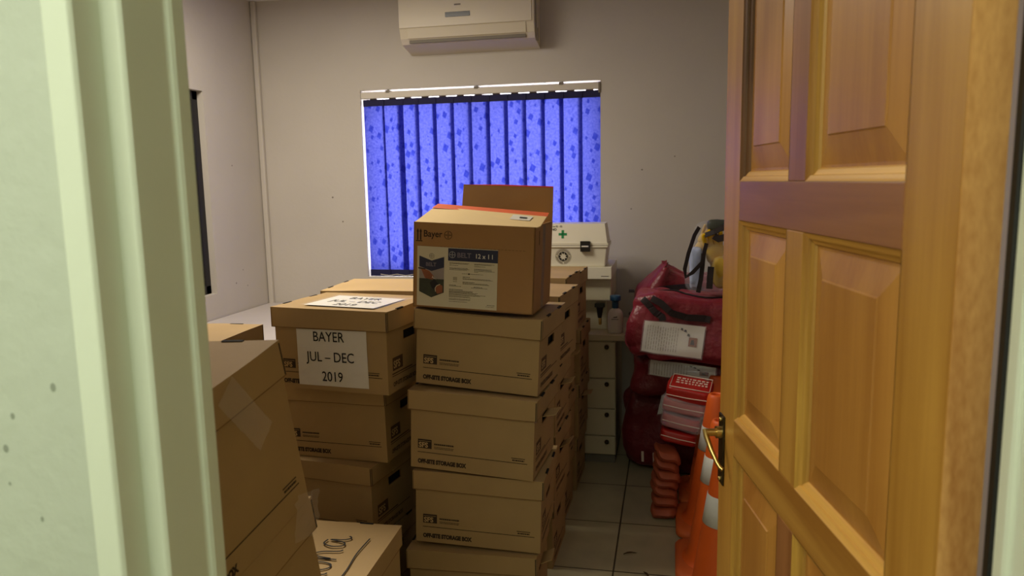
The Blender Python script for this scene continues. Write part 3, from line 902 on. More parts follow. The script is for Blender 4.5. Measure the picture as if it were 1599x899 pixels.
# blocks of fine print
rr = random.Random(11)
def lines(xa, xb, zs, hgt=.0015, m='greyink'):
    for z in zs:
        x = xa; end = xb - rr.random() * (xb - xa) * .2
        while x < end:
            w = .002 + rr.random() * .006
            rect(x, z, min(x + w, end), z + hgt, m, 2.8); x += w + .001
lines(.123, .196, (.150, .1475)); lines(.205, .276, (.150, .1475))
lines(.123, .160, (.142,)); lines(.205, .245, (.142,))
lines(.123, .196, (.134, .131, .128), m='inkblack', hgt=.0011); lines(.205, .276, (.134, .131, .128), m='inkblack', hgt=.0011)
lines(.205, .220, (.124,), m='inkblack', hgt=.0011)
lines(.165, .238, (.117,), m='inkblack', hgt=.001); rect(.186, .1155, .191, .1195, 'inkblack', 3.2)
lines(.168, .196, (.106,), m='inkblack'); lines(.168, .276, (.1015, .099))
lines(.168, .212, (.090,), m='inkblack'); lines(.168, .260, (.0865, .084))
lines(.136, .150, (.104, .101, .098, .095, .090)); lines(.123, .150, (.078,), m='inkblack'); lines(.123, .165, (.075,))
lines(.205, .240, (.0755,), m='inkblack'); lines(.196, .260, (.0725,))
lines(.123, .170, (.064,), m='inkblack'); lines(.123, .220, (.060, .0575, .055, .0525)); lines(.123, .250, (.049, .0465)); lines(.123, .200, (.043, .040, .034, .031, .025))
lines(.250, .276, (.020,), m='inkblack'); lines(.246, .276, (.015,))
o = s.build('sticker', cbody); o['label'] = 'cream sticker with navy header reading BELT 12 x 1 l'
# flaps
f = MB()
P = [(x0 + .004, y0 + .001, cH), (x1 + .004, y0 + .001, cH), (x1 + .012, y0 + .012, cH + .004), (x1 + .020, y0 + .105, cH + .040), (x0 + .044, y0 + .110, cH + .054)]
f.add(P + [(p[0], p[1] + .003, p[2] - .003) for p in P], [(0, 1, 2, 3, 4), (9, 8, 7, 6, 5)] + [(i, i + 5, (i + 1) % 5 + 5, (i + 1) % 5) for i in range(5)], 'cartonin')
A_, B_, Cc, D_ = Vector(P[3]), Vector(P[4]), Vector(P[4]), Vector(P[3])
dn = Vector((0, -.030, -.0135))
o1 = Vector((0, -.0008, .0012))
f.quad([A_ + o1, B_ + o1, B_ + dn * .95 + Vector((-.012, 0, 0)) + o1, A_ + dn * .8 + o1], 'orange_tape')
cxm = (Vector(P[2]) * .55 + Vector(P[3]) * .45) + Vector((-.075, 0, .002)) + o1 * 1.5
f.add([cxm + Vector(v) for v in ((-.035, -.012, -.0045), (.030, -.014, -.0065), (.036, .014, .005), (-.030, .018, .0085))], [(0, 1, 2, 3)], 'paper')
f.add([cxm + Vector(v) + o1 for v in ((-.006, -.002, -.001), (.018, -.003, -.002), (.020, .004, .001), (-.004, .005, .0022))], [(0, 1, 2, 3)], 'inkblack')
f.build('front_flap', C_)
f = MB()
q = [(x0 + .070, y1 - .004, cH - .02), (x1, y1 - .004, cH - .01), (x1 - .004, y1 + .010, cH + .118), (x0 + .072, y1 + .016, cH + .118)]
f.add(q + [(p[0], p[1] + .004, p[2]) for p in q], [(0, 1, 2, 3), (7, 6, 5, 4)] + [(i, i + 4, (i + 1) % 4 + 4, (i + 1) % 4) for i in range(4)], 'carton')
f.quad([(x0 + .072, y1 + .0155, cH + .1175), (x1 - .004, y1 + .0095, cH + .1175), (x1 - .004, y1 + .014, cH + .122), (x0 + .20, y1 + .020, cH + .122)], 'redplastic')
f.build('back_flap', C_)
f = MB().box((x1 - .004, .02, cH - .002), (x1, cD - .02, cH + .004), 'carton')
f.add([(x1 - .004, .02, cH), (x1 - .004, cD - .02, cH), (x1 - .10, cD - .03, cH - .045), (x1 - .10, .03, cH - .045)], [(0, 1, 2, 3)], 'cartonin')
f.build('side_flap', C_)
f = MB()
f.add([(x0 + .004, .02, cH - .001), (x0 + .004, cD - .02, cH - .001), (x0 + .09, cD - .03, cH - .06), (x0 + .09, .03, cH - .06)], [(0, 1, 2, 3)], 'cartonin')
f.build('side_flap', C_)

# ------------------------------------------------------------------ air conditioner
ac = thing('air_conditioner', 'white split air conditioner mounted high on the back wall', 'air conditioner', (-1.118, YB, 2.24))
ax0, ax1 = -.384, .384
pr = [(0, .0), (-.160, .034), (-.182, .062), (-.197, .112), (-.200, .118), (-.200, .30), (-.188, .325), (-.15, .335), (0, .335)]
b = MB()
vs = [(ax0, y, z) for y, z in pr] + [(ax1, y, z) for y, z in pr]
n = len(pr)
b.add(vs, [tuple(range(n)), tuple(range(2 * n - 1, n - 1, -1))] + [(i, i + n, (i + 1) % n + n, (i + 1) % n) for i in range(n)], 'acwhite')
b.box((ax1, -.150, .02), (ax1 + .004, -.145, .32), 'shade'); b.box((ax1, -.09, .03), (ax1 + .003, -.084, .10), 'shade')
b.build('casing', ac, bevel=.006, seg=3)
b = MB().box((ax0 + .002, -.206, .118), (ax1 - .012, -.199, .31), 'acwhite')
b.box((-.055 - .004, -.2064, .222), (-.022, -.206, .230), 'shade')
pnl = b.build('front_panel', ac, bevel=.003)
MB().box((-.112, -.2085, .162), (.030, -.2055, .188), 'acdark').build('display', pnl, bevel=.001)
X = Matrix.Translation((0, -.1985, .112)) @ Matrix.Rotation(R(12), 4, 'X')
b = MB().box((ax0 + .045, -.002, -.052), (ax1 - .045, .006, .002), 'acwhite', X)
b.build('louvre', ac, bevel=.002)
MB().box((ax0 + .05, -.178, .0385), (ax1 - .05, -.150, .0555), 'shade').build('air_outlet', ac)

# ------------------------------------------------------------------ desks and cabinets at the back
d = thing('desk', 'grey topped desk in the far left corner behind the boxes', 'desk', (-2.06, 3.6, 0))
b = MB().box((-.455, -.95, .727), (.42, .745, .755), 'desk')
b.build('desktop', d, bevel=.002)
for sx in (-.44, .37):
    MB().box((sx, -.9, 0), (sx + .025, .70, .727), 'desk').build('side_panel', d, bevel=.002)
MB().box((-.415, .68, .30), (.37, .70, .727), 'desk').build('back_panel', d)

c = thing('drawer_cabinet', 'cream drawer cabinet standing behind the storage boxes and left of red bags', 'cabinet', (-.47, 3.83, 0))
MB().box((-.22, .012, .05), (.200, .505, .672), 'cab').build('carcass', c, bevel=.002)
MB().box((-.215, .03, 0), (.195, .50, .05), 'shade').build('plinth', c)
MB().box((-.26, -.012, .672), (.247, .515, .702), 'cab').build('cabinet_top', c, bevel=.003)
for (z0, z1) in ((.472, .664), (.308, .466), (.160, .302), (.056, .154)):
    dd = MB().box((-.216, -.004, z0), (.198, .014, z1), 'cab').build('drawer', c, bevel=.003)
    MB().lathe([(.005, 0), (.006, .012), (.012, .018), (.012, .024), (.006, .028)], 'darkbrass', 14, Matrix.Translation((.155, -.004, z1 - .022)) @ Matrix.Rotation(R(90), 4, 'X')).build('knob', dd)

# white dispenser with overhanging upper body
u = thing('water_dispenser', 'white plastic tap dispenser on the cream cabinet under the first aid case', 'dispenser', (-.50, 3.88, .702))
MB().box((-.18, .09, 0), (.175, .40, .175), 'white2').build('lower_body', u, bevel=.004)
b = MB().box((-.20, .045, .160), (.200, .41, .290), 'white2')
b.build('upper_body', u, bevel=.008)
b = MB().box((-.215, .0, .285), (.203, .42, .345), 'white'); b.box((.15, -.0006, .297), (.19, 0, .301), 'shade')
b.build('cover', u, bevel=.007, seg=3)
t = MB()
X = Matrix.Translation((.138, .09, .085))
t.tube([(0, 0, .03), (0, -.03, .03)], .015, 'blackp', 14, X)
t.box((-.026, -.055, .043), (.026, -.015, .062), 'blackp', X)
t.lathe([(.020, .045), (.017, .03), (.013, .0), (.010, -.015)], 'blackp', 16, X @ Matrix.Translation((0, -.038, 0)))
tp = t.build('tap', u, bevel=.001)
MB().lathe([(.007, -.015), (.009, -.022), (.008, -.048), (.006, -.052)], 'brass', 14, X @ Matrix.Translation((.002, -.038, 0))).build('spout', tp)

# first aid case
fa = thing('first_aid_case', 'white plastic first aid case with green cross and black latch', 'first aid case', (-.525, 3.90, 1.047))
fw = .205
b = MB()
def tapered(b, z0, z1, w0, w1, d0, d1, m, yc=.10):
    vs = [(-w0, yc - d0, z0), (w0, yc - d0, z0), (w0, yc + d0, z0), (-w0, yc + d0, z0), (-w1, yc - d1, z1), (w1, yc - d1, z1), (w1, yc + d1, z1), (-w1, yc + d1, z1)]
    b.add(vs, [(0, 3, 2, 1), (4, 5, 6, 7), (0, 1, 5, 4), (1, 2, 6, 5), (2, 3, 7, 6), (3, 0, 4, 7)], m)
tapered(b, 0, .100, fw - .012, fw, .092, .099, 'white')
tapered(b, .100, .112, fw + .006, fw + .006, .106, .106, 'white')
Xe = face((-.026, .0036, .055), (1, 0, 0), (0, -.07, 1))
# eight pointed star inside a lettered ring
n = 40
for (r0, r1, m_) in ((.041, .0395, 'greyink'), (.0285, .0275, 'greyink')):
    for i in range(n):
        a0, a1 = 2 * math.pi * i / n, 2 * math.pi * (i + 1) / n
        b.add([(q * math.cos(a), q * math.sin(a), .0012) for q, a in ((r0, a0), (r0, a1), (r1, a1), (r1, a0))], [(3, 2, 1, 0)], m_, Xe)
for i in range(34):
    a = 2 * math.pi * i / 34
    if i % 9 == 8: continue
    X = Xe @ Matrix.Rotation(a, 4, 'Z') @ Matrix.Translation((0, .034, .0012))
    b.add([(-.0018, -.0030, 0), (.0018, -.0030, 0), (.0018, .0030, 0), (-.0018, .0030, 0)], [(0, 1, 2, 3)], 'greyink', X)
for i in range(8):
    a = math.pi * i / 4
    X = Xe @ Matrix.Rotation(a, 4, 'Z')
    b.add([(-.0088, .0215, .0013), (0, .0125, .0013), (.0088, .0215, .0013), (.0065, .0245, .0013), (-.0065, .0245, .0013)], [(0, 1, 2, 3, 4)], 'inkblack', X)
fb = b.build('case_base', fa, bevel=.006, seg=3)
b = MB()
tapered(b, .114, .126, fw + .005, fw + .005, .105, .105, 'white')
tapered(b, .126, .225, fw, fw - .014, .100, .078, 'white')
Xl = face((0, .0005, .126), (1, 0, 0), (0, .22, 1))
for (w_, h_) in ((.022, .0065), (.0065, .022)):
    b.add([(-.028 - w_, .046 - h_, .0015), (-.028 + w_, .046 - h_, .0015), (-.028 + w_, .046 + h_, .0015), (-.028 - w_, .046 + h_, .0015)], [(0, 1, 2, 3)], 'green', Xl)
b.text('Asset no 02 - 02', .0125, 'inkblack', Xl @ Matrix.Translation((-.112, .0835, .0015)), bold=.0002, sx=.95)
b.text('NO', .017, 'inkblack', Xl @ Matrix.Translation((-.088, .0655, .0015)), bold=.0006)
b.build('case_lid', fa, bevel=.006, seg=3)
b = MB().box((.067, -.018, .082), (.117, -.001, .136), 'blackp'); b.box((.074, -.0195, .106), (.110, -.018, .113), 'paper')
b.build('latch', fa, bevel=.004)

# eyewash bottle
bo = thing('eyewash_bottle', 'white eyewash bottle with blue cup cap on the cream cabinet', 'bottle', (-.276, 3.885, .702))
b = MB().lathe([(.034, 0), (.039, .004), (.040, .02), (.040, .090), (.038, .106), (.030, .122), (.018, .130), (.0165, .138)], 'bottle', 28, Matrix.Scale(.72, 4, (0, 1, 0)))
X = face((0, -.0295, .085), (1, 0, 0), (0, 0, 1))
b.add([(-.012, 0, .0), (-.002, .006, .0), (.002, .004, 0), (.012, .009, 0), (.010, .001, 0)], [(0, 1, 2, 3, 4)], 'inkblack', X)
for k in range(5): b.add([(-.018 + k * .0075, -.010, .0), (-.012 + k * .0075, -.010, .0), (-.012 + k * .0075, -.007, 0), (-.018 + k * .0075, -.007, 0)], [(0, 1, 2, 3)], 'inkblack', X)
b.build('flask', bo)
b = MB().lathe([(.017, .132), (.017, .166), (.019, .170), (.027, .173), (.028, .177), (.028, .197), (.026, .199), (.010, .199)], 'bluecap', 24)
b.build('cap', bo)

# ------------------------------------------------------------------ soft things
def soft(name, parent, size, m, seed, e1=.35, e2=.35, amp=.02, f=4.0, nu=56, nv=36, wr=.006, wf=16, squash=None, X=None, solid=0):
    """a stuffed, wrinkled block: superellipsoid with folds; origin at the middle of its base"""
    a, bb, c = size[0] / 2, size[1] / 2, size[2] / 2
    sg = lambda x, p: math.copysign(abs(x) ** p, x)
    vs, fs = [], []
    for j in range(nv + 1):
        v = -math.pi / 2 + math.pi * j / nv
        for i in range(nu):
            w = 2 * math.pi * i / nu
            q = Vector((a * sg(math.cos(v), e1) * sg(math.cos(w), e2), bb * sg(math.cos(v), e1) * sg(math.sin(w), e2), c * sg(math.sin(v), e1)))
            nrm = Vector((q.x / a, q.y / bb, q.z / c)).normalized()
            dsp = amp * noise.noise(q * f + Vector((seed, seed * 2, 0))) + wr * (abs(noise.noise(Vector((q.x * wf, q.y * wf, q.z * wf * .6)) + Vector((seed, 0, seed)))) - .3) * 2
            q = q + nrm * dsp
            q.z += c
            q.z = max(q.z, 0) if q.z < .02 else q.z
            if squash: q = Vector(squash(q))
            vs.append(q)
    for j in range(nv):
        for i in range(nu):
            fs.append((j * nu + i, j * nu + (i + 1) % nu, (j + 1) * nu + (i + 1) % nu, (j + 1) * nu + i))
    return MB().add(vs, fs, m, X, True).build(name, parent)

from mathutils.bvhtree import BVHTree
def bvh(o):
    return BVHTree.FromPolygons([v.co.copy() for v in o.data.vertices], [tuple(p.vertices) for p in o.data.polygons])
def on_front(t, x, z, off=.004):
    h = t.ray_cast(Vector((x, -1, z)), Vector((0, 1, 0)))[0]
    return Vector((x, (h.y if h else -.05) - off, z))
def on_top(t, x, y, off=.004):
    h = t.ray_cast(Vector((x, y, 2)), Vector((0, 0, -1)))[0]
    return Vector((x, y, (h.z if h else .2) + off))
def sleeve(parent, bag, name, corners, seed=0, lab=True, off=.006):
    """document pocket lying against the front of a bag; corners (x, z): bl, br, tr, tl"""
    t = bvh(bag); nx, nz = 18, 10
    c = [Vector(q) for q in corners]
    raw = {}
    def uv(s_, t_): return (c[0] * (1 - s_) + c[1] * s_) * (1 - t_) + (c[3] * (1 - s_) + c[2] * s_) * t_
    ys = [[0] * (nx + 1) for _ in range(nz + 1)]
    for a in range(nz + 1):
        for k in range(nx + 1):
            q = uv(k / nx, a / nz); ys[a][k] = on_front(t, q.x, q.y, off).y
    for it in range(3):                                   # paper is stiffer than the cloth: smooth, never inwards
        n2 = [r[:] for r in ys]
        for a in range(nz + 1):
            for k in range(nx + 1):
                nb = [ys[i][j] for i, j in ((a - 1, k), (a + 1, k), (a, k - 1), (a, k + 1)) if 0 <= i <= nz and 0 <= j <= nx]
                n2[a][k] = min(ys[a][k], sum(nb) / len(nb))
        ys = n2
    def P(s_, t_, k=0.0):
        q = uv(s_, t_)
        fa, fk = min(max(t_ * nz, 0), nz - 1e-6), min(max(s_ * nx, 0), nx - 1e-6)
        a, b_ = int(fa), int(fk); u, v = fa - a, fk - b_
        y = (ys[a][b_] * (1 - v) + ys[a][b_ + 1] * v) * (1 - u) + (ys[a + 1][b_] * (1 - v) + ys[a + 1][b_ + 1] * v) * u
        return Vector((q.x, y - k, q.y))
    b = MB()
    vs = [P(k / nx, a / nz) for a in range(nz + 1) for k in range(nx + 1)]
    gf = [(a * (nx + 1) + k, a * (nx + 1) + k + 1, (a + 1) * (nx + 1) + k + 1, (a + 1) * (nx + 1) + k) for a in range(nz) for k in range(nx)]
    b.add(vs, gf, 'paper', None, True)
    if lab:
        rr = random.Random(seed)
        for k in range(13):
            s0 = .06 + k * .042; t0 = .10
            while t0 < .84:
                t1 = min(t0 + .03 + rr.random() * .09, .88)
                b.quad([P(s0, t0, .0014), P(s0 + .008, t0, .0014), P(s0 + .008, t1, .0014), P(s0, t1, .0014)], 'greyink')
                t0 = t1 + .03
        b.quad([P(.76, .34, .0016), P(.90, .34, .0016), P(.90, .62, .0016), P(.76, .62, .0016)], 'rust')
        b.quad([P(.79, .40, .0022), P(.86, .40, .0022), P(.84, .56, .0022), P(.80, .54, .0022)], 'inkblack')
        for (s0, t0) in ((.60, .82), (.66, .78), (.72, .66)):
            b.quad([P(s0, t0, .0016), P(s0 + .05, t0 - .02, .0016), P(s0 + .04, t0 + .06, .0016), P(s0 + .01, t0 + .07, .0016)], 'inkblack')
    o = b.build(name, parent)
    fl = MB()
    vs = [P(-.02 + 1.04 * k / nx, -.03 + 1.06 * a / nz, .004 + .002 * noise.noise(Vector((k * .8, a * .9, seed)))) for a in range(nz + 1) for k in range(nx + 1)]
    fl.add(vs, gf, 'film', None, True)
    fl.build('clear_pocket', o)
    return o
def strap(parent, bag, name, paths, w=.030, thick=.004):
    t = bvh(bag)
    b = MB()
    for path in paths:
        P = [Vector((x, 0, z)) for x, z in path]; q = []
        for i in range(len(P) - 1):
            for k in range(5): q.append(P[i].lerp(P[i + 1], k / 5))
        q.append(P[-1])
        pts = [on_front(t, v.x, v.z, .006) for v in q]
        for it in range(2):
            pts = [pts[0]] + [Vector((pts[i].x, min(pts[i].y, (pts[i - 1].y + pts[i + 1].y) / 2), pts[i].z)) for i in range(1, len(pts) - 1)] + [pts[-1]]
        nr = []
        for v in pts:
            h = t.find_nearest(v); n = h[1] if h[1] is not None else Vector((0, -1, 0))
            n = n if (v - h[0]).dot(n) > 0 else -n
            nr.append((n * .5 + Vector((0, -1, .1))).normalized())
        b.ribbon(pts, nr, w, thick, 'strap')
    return b.build(name, parent)

GR = 'red bags piled in the far right corner'
# lowest bag
g1 = thing('duffel_bag', 'shade-darkened red bag at the bottom of the red pile on the floor', 'bag', (.12, 3.945, 0), (0, 0, R(-2)), GR)
c1 = soft('fabric', g1, (.67, .50, .45), 'red_shaded', 3, .34, .32, amp=.045, wr=.030, wf=7, nu=90, nv=60)
for x in (-.240, -.182):
    t_ = bvh(c1)
    MB().ribbon([on_front(t_, x, .02), on_front(t_, x + .003, .07), on_front(t_, x + .002, .125)], (0, -1, 0), .012, .004, 'whitetrim').build('silver_edging', g1)
sleeve(g1, c1, 'paper_tag', [(-.165, .325), (-.10, .335), (-.085, .420), (-.145, .425)], lab=False)
# middle bag
g2 = thing('duffel_bag', 'red bag with a curled white document sleeve, second from the floor', 'bag', (.14, 3.76, .448), (0, R(4), R(-3)), GR)
c2 = soft('fabric', g2, (.64, .52, .212), 'red_shaded', 8, .38, .34, amp=.025, wr=.024, wf=9, nu=90, nv=44)
sleeve(g2, c2, 'document_sleeve', [(-.225, .118), (.075, .118), (.075, .182), (-.225, .190)], seed=4)
# front top bag
g3 = thing('duffel_bag', 'red duffel bag with black handles and large white sleeve, upper front', 'bag', (.15, 3.555, .662), (0, R(5), R(-4)), GR)
def lean(q): return (q.x, q.y + .12 * q.z + .02 * math.cos(q.x * 9), q.z - .02 * max(q.x, 0) * q.z)
c3 = soft('fabric', g3, (.69, .36, .300), 'red', 12, .30, .28, amp=.030, wr=.030, wf=7.5, squash=lean, nu=100, nv=60)
sleeve(g3, c3, 'document_sleeve', [(-.266, .038), (.000, .028), (.004, .172), (-.262, .178)], seed=2)
strap(g3, c3, 'handle', [[(-.285, .272), (-.262, .255), (-.225, .218), (-.190, .200), (-.186, .182)], [(-.245, .280), (-.200, .262), (-.150, .222), (-.080, .206), (-.01, .208), (.022, .205)]])
t_ = bvh(c3)
MB().tube([on_top(t_, -.22 + .03 * k, -.05 + .01 * math.sin(k * .7)) for k in range(16)], .004, 'strap', 8).build('zip', g3)
# rear top bag
g4 = thing('duffel_bag', 'red bag with folded peaked end against the wall, behind the others', 'bag', (.09, 3.975, .690), (0, 0, R(3)), GR)
def peak(q):
    k = max(0, 1 - abs(q.x + .13) / .13); h = q.z / .31
    return (q.x + .03 * h * (1 if q.x < -.13 else 0), q.y + .03 * h, q.z + .075 * k * h * h - .35 * max(0, -q.x - .15) * h - .10 * max(0, q.x) * h)
c4 = soft('fabric', g4, (.58, .36, .318), 'red', 17, .33, .32, amp=.03, wr=.034, wf=7, squash=peak, nu=100, nv=60)
strap(g4, c4, 'handle', [[(-.15, .255), (-.08, .262), (0.0, .268), (.06, .262)]])
for (y, z) in ((-.08, .235), (-.10, .12)):
    MB().box((-.302, y - .012, z - .006), (-.272, y + .012, z + .008), 'strap').build('strap_end', g4)

# clear vinyl backpack on the bags
cb = thing('clear_backpack', 'clear vinyl backpack with black straps standing on the red bags', 'bag', (.185, 3.56, .972), (0, 0, R(-2)))
def taper(q): return (q.x * (1 - .28 * q.z / .30) + .02 * q.z, q.y * (1 - .3 * q.z / .3), q.z)
soft('clear_shell', cb, (.25, .17, .335), 'film2', 21, .45, .45, amp=.012, wr=.006, nu=40, nv=26, squash=taper)
b = MB()
b.ribbon([(-.055, -.060, .305), (-.075, -.085, .27), (-.100, -.110, .19), (-.115, -.118, .12), (-.110, -.118, .085), (-.08, -.115, .105), (-.04, -.112, .150), (-.028, -.105, .21), (-.022, -.095, .235)], (.25, -1, .1), .017, .004, 'strap')
b.ribbon([(-.034, -.100, .19), (-.038, -.104, .13), (-.044, -.104, .07), (-.055, -.100, .012)], (0, -1, 0), .020, .004, 'strap')
b.ribbon([(.00, -.097, .13), (-.004, -.102, .08), (-.006, -.102, .03)], (0, -1, 0), .028, .004, 'strap')
b.build('shoulder_strap', cb)
b = MB()
b.ribbon([(-.030, -.080, .270), (.01, -.088, .285), (.06, -.084, .310)], (0, -1, .5), .022, .005, 'strap')
b.ribbon([(.01, -.09, .268), (.03, -.092, .255), (.06, -.088, .262)], (0, -1, .4), .03, .008, 'strap')
b.build('top_strap', cb)
soft('mesh_pocket', cb, (.09, .06, .055), 'mesh', 23, .6, .5, amp=.006, wr=.004, nu=24, nv=16, X=Matrix.Translation((.025, -.045, .285)))
def lump(name, label, cat, loc, size, m, seed, e=.7, rot=(0, 0, 0), group=None, amp=.012, wr=.006):
    r_ = thing(name, label, cat, loc, rot, group)
    return r_
def single(name, label, cat, loc, size, m, seed, e=.7, rot=(0, 0, 0), group=None, amp=.012, wr=.006, X=None):
    o = soft(name, None, size, m, seed, e, e, amp=amp, wr=wr, nu=36, nv=24, wf=28, X=X)
    o.location = loc; o.rotation_euler = rot
    return tag(o, label, cat, group)
def glove(name, label, loc, rot, m, s=1.0, group=None):
    """a rubber glove: palm, cuff, four fingers and a thumb, as one skin"""
    b = MB()
    def cap(path, rad): b.tube(path, rad, m, 12)
    b2 = soft('tmp', None, (.085 * s, .040 * s, .095 * s), m, 4, .7, .7, amp=.004, wr=.003, nu=24, nv=16, wf=30)
    me = b2.data
    b.add([v.co for v in me.vertices], [tuple(p.vertices) for p in me.polygons], m, None, True)
    bpy.data.objects.remove(b2); bpy.data.meshes.remove(me)
    for k, (x, L) in enumerate(((-.030, .060), (-.010, .072), (.010, .068), (.028, .052))):
        x *= s; L *= s; r = .0115 * s
        cap([(x, 0, .070 * s), (x * 1.1, -.006 * s, .090 * s), (x * 1.2, -.014 * s, .09 * s + L * .5), (x * 1.25, -.028 * s, .09 * s + L * .85), (x * 1.25, -.034 * s, .09 * s + L * .95)], [r, r, r * .95, r * .85, r * .45])
    cap([(.030 * s, 0, .03 * s), (.052 * s, -.008 * s, .055 * s), (.060 * s, -.016 * s, .080 * s), (.060 * s, -.020 * s, .088 * s)], [.014 * s, .0125 * s, .010 * s, .005 * s])
    b.lathe([(.030 * s, -.06 * s), (.036 * s, -.055 * s), (.031 * s, 0), (.034 * s, .03 * s)], m, 20, Matrix.Scale(.6, 4, (0, 1, 0)), cap=False)
    o = b.build(name); o.location = loc; o.rotation_euler = rot
    return tag(o, label, 'glove', group)
glove('rubber_glove', 'bright yellow rubber glove, upper one inside the clear backpack', (.212, 3.540, 1.110), (R(4), R(-14), R(12)), 'yellow', 1.05, 'gloves in the clear backpack')
glove('rubber_glove', 'cream rubber glove near the top left inside the clear backpack', (.142, 3.56, 1.195), (R(10), R(28), R(-10)), 'cream', .66, 'gloves in the clear backpack')
single('folded_cloth', 'mustard cloth bundle at the bottom of the clear backpack', 'cloth', (.235, 3.525, .995), (.10, .09, .15), 'mustard', 31, .6)
single('folded_coverall', 'pale blue white folded cloth on the left inside the clear backpack', 'cloth', (.118, 3.525, .995), (.062, .085, .185), 'paleblue', 33, .5)

# red pouches and floppy pads stacked beside the cones
GP = 'red pouches stacked behind the cones'
def pouch_red(label, loc, rot, size, seed, wrap=False, piping=False):
    r_ = thing('red_pouch', label, 'pouch', loc, rot, GP)
    soft('cover', r_, size, 'redplastic', seed, .32, .30, amp=.006, wr=.004, nu=44, nv=24)
    w, dd, h_ = size
    if piping:
        b = MB()
        x0, x1, y0, y1 = -w / 2 + .014, w / 2 - .010, -dd / 2 + .012, dd / 2 - .012
        zt = h_ + .0015
        b.tube([(x0, y0, zt), (x1, y0, zt), (x1, y1, zt), (x0, y1, zt)], .0022, 'whitetrim', 6, closed=True)
        rr = random.Random(2)
        for row in range(4):
            x = x0 + .02
            while x < x1 - .02:
                ww = .006 + rr.random() * .010
                yy = y1 - .035 - row * .022
                if row < 3: b.box((x, yy, zt - .002), (x + ww, yy + .008, zt + .0008), 'whitetrim')
                x += ww + .006
        b.build('white_piping', r_)
    for k in range(1, 2):
        b = MB().tube([(-w / 2 + .004, -dd / 2 - .001, h_ * .5), (0, -dd / 2 - .003, h_ * .47), (w / 2 - .004, -dd / 2 - .001, h_ * .5)], .0022, 'whitetrim', 6)
        b.build('seam', r_)
    if wrap:
        soft('clear_wrap', r_, (w + .014, dd + .014, h_ + .010), 'film', seed + 1, .32, .30, amp=.010, wr=.008, nu=44, nv=24, X=Matrix.Translation((0, 0, .0)))
    return r_
pouch_red('red pouch with white piping and lettering on top of the pouch stack', (.092, 3.335, .530), (R(11), R(6), R(-8)), (.195, .15, .070), 41, piping=True)
pouch_red('plastic wrapped red pouch second in the pouch stack beside the cones', (.066, 3.335, .462), (R(-4), R(9), R(-4)), (.185, .15, .062), 43, wrap=True)
pouch_red('plastic wrapped red pouch third in the pouch stack beside the cones', (.052, 3.330, .394), (R(-4), R(11), R(-3)), (.172, .15, .062), 45, wrap=True)
pouch_red('lowest red pouch lying on the rust red pads', (.040, 3.320, .332), (R(-4), R(11), R(-2)), (.160, .15, .056), 47)
GPad = 'floppy rust red pads stacked on the floor'
places = ['lowest', 'second lowest', 'third from the floor', 'fourth from the floor', 'fifth from the floor', 'second from the top', 'topmost']
for k in range(7):
    w, dd, h_ = .118, .165, .042
    vs, fs = [], []
    nx, ny = 14, 10
    rr = random.Random(60 + k)
    ph = rr.random() * 3; droop = .006 + .030 * (k / 6)
    for side in (1, -1):
        for a in range(ny + 1):
            for c_ in range(nx + 1):
                uu = 2 * c_ / nx - 1; vv = 2 * a / ny - 1
                rx = math.copysign(abs(uu) ** .8, uu) * w / 2; ry = math.copysign(abs(vv) ** .8, vv) * dd / 2
                cr_ = 1 - .25 * (uu * uu) * (vv * vv)
                th = (h_ / 2) * max(0, (1 - abs(uu) ** 6)) ** .5 * max(0, (1 - abs(vv) ** 6)) ** .5
                z = h_ / 2 + side * th - droop * (uu * abs(uu) * .8) + .004 * math.sin(2 * uu + ph) + .003 * noise.noise(Vector((uu * 2, vv * 2, k)))
                vs.append((rx * cr_, ry * cr_, z))
    N_ = (nx + 1) * (ny + 1)
    for a in range(ny):
        for c_ in range(nx):
            i0 = a * (nx + 1) + c_
            fs.append((i0, i0 + 1, i0 + nx + 2, i0 + nx + 1)); fs.append((N_ + i0 + nx + 1, N_ + i0 + nx + 2, N_ + i0 + 1, N_ + i0))
    o = MB().add(vs, fs, 'pad', None, True).build('rubber_pad')
    o.location = (-.014 + .002 * k + rr.uniform(-.009, .009), 3.270 + rr.uniform(-.008, .008), .012 + k * .0425)
    o.rotation_euler = (R(rr.uniform(-5, 5)), R(1.5 * k - 3 + rr.uniform(-4, 4)), R(rr.uniform(-10, 10)))
    tag(o, 'floppy rust red pad, %s of the pad stack beside the cones' % places[k], 'pad', GPad)

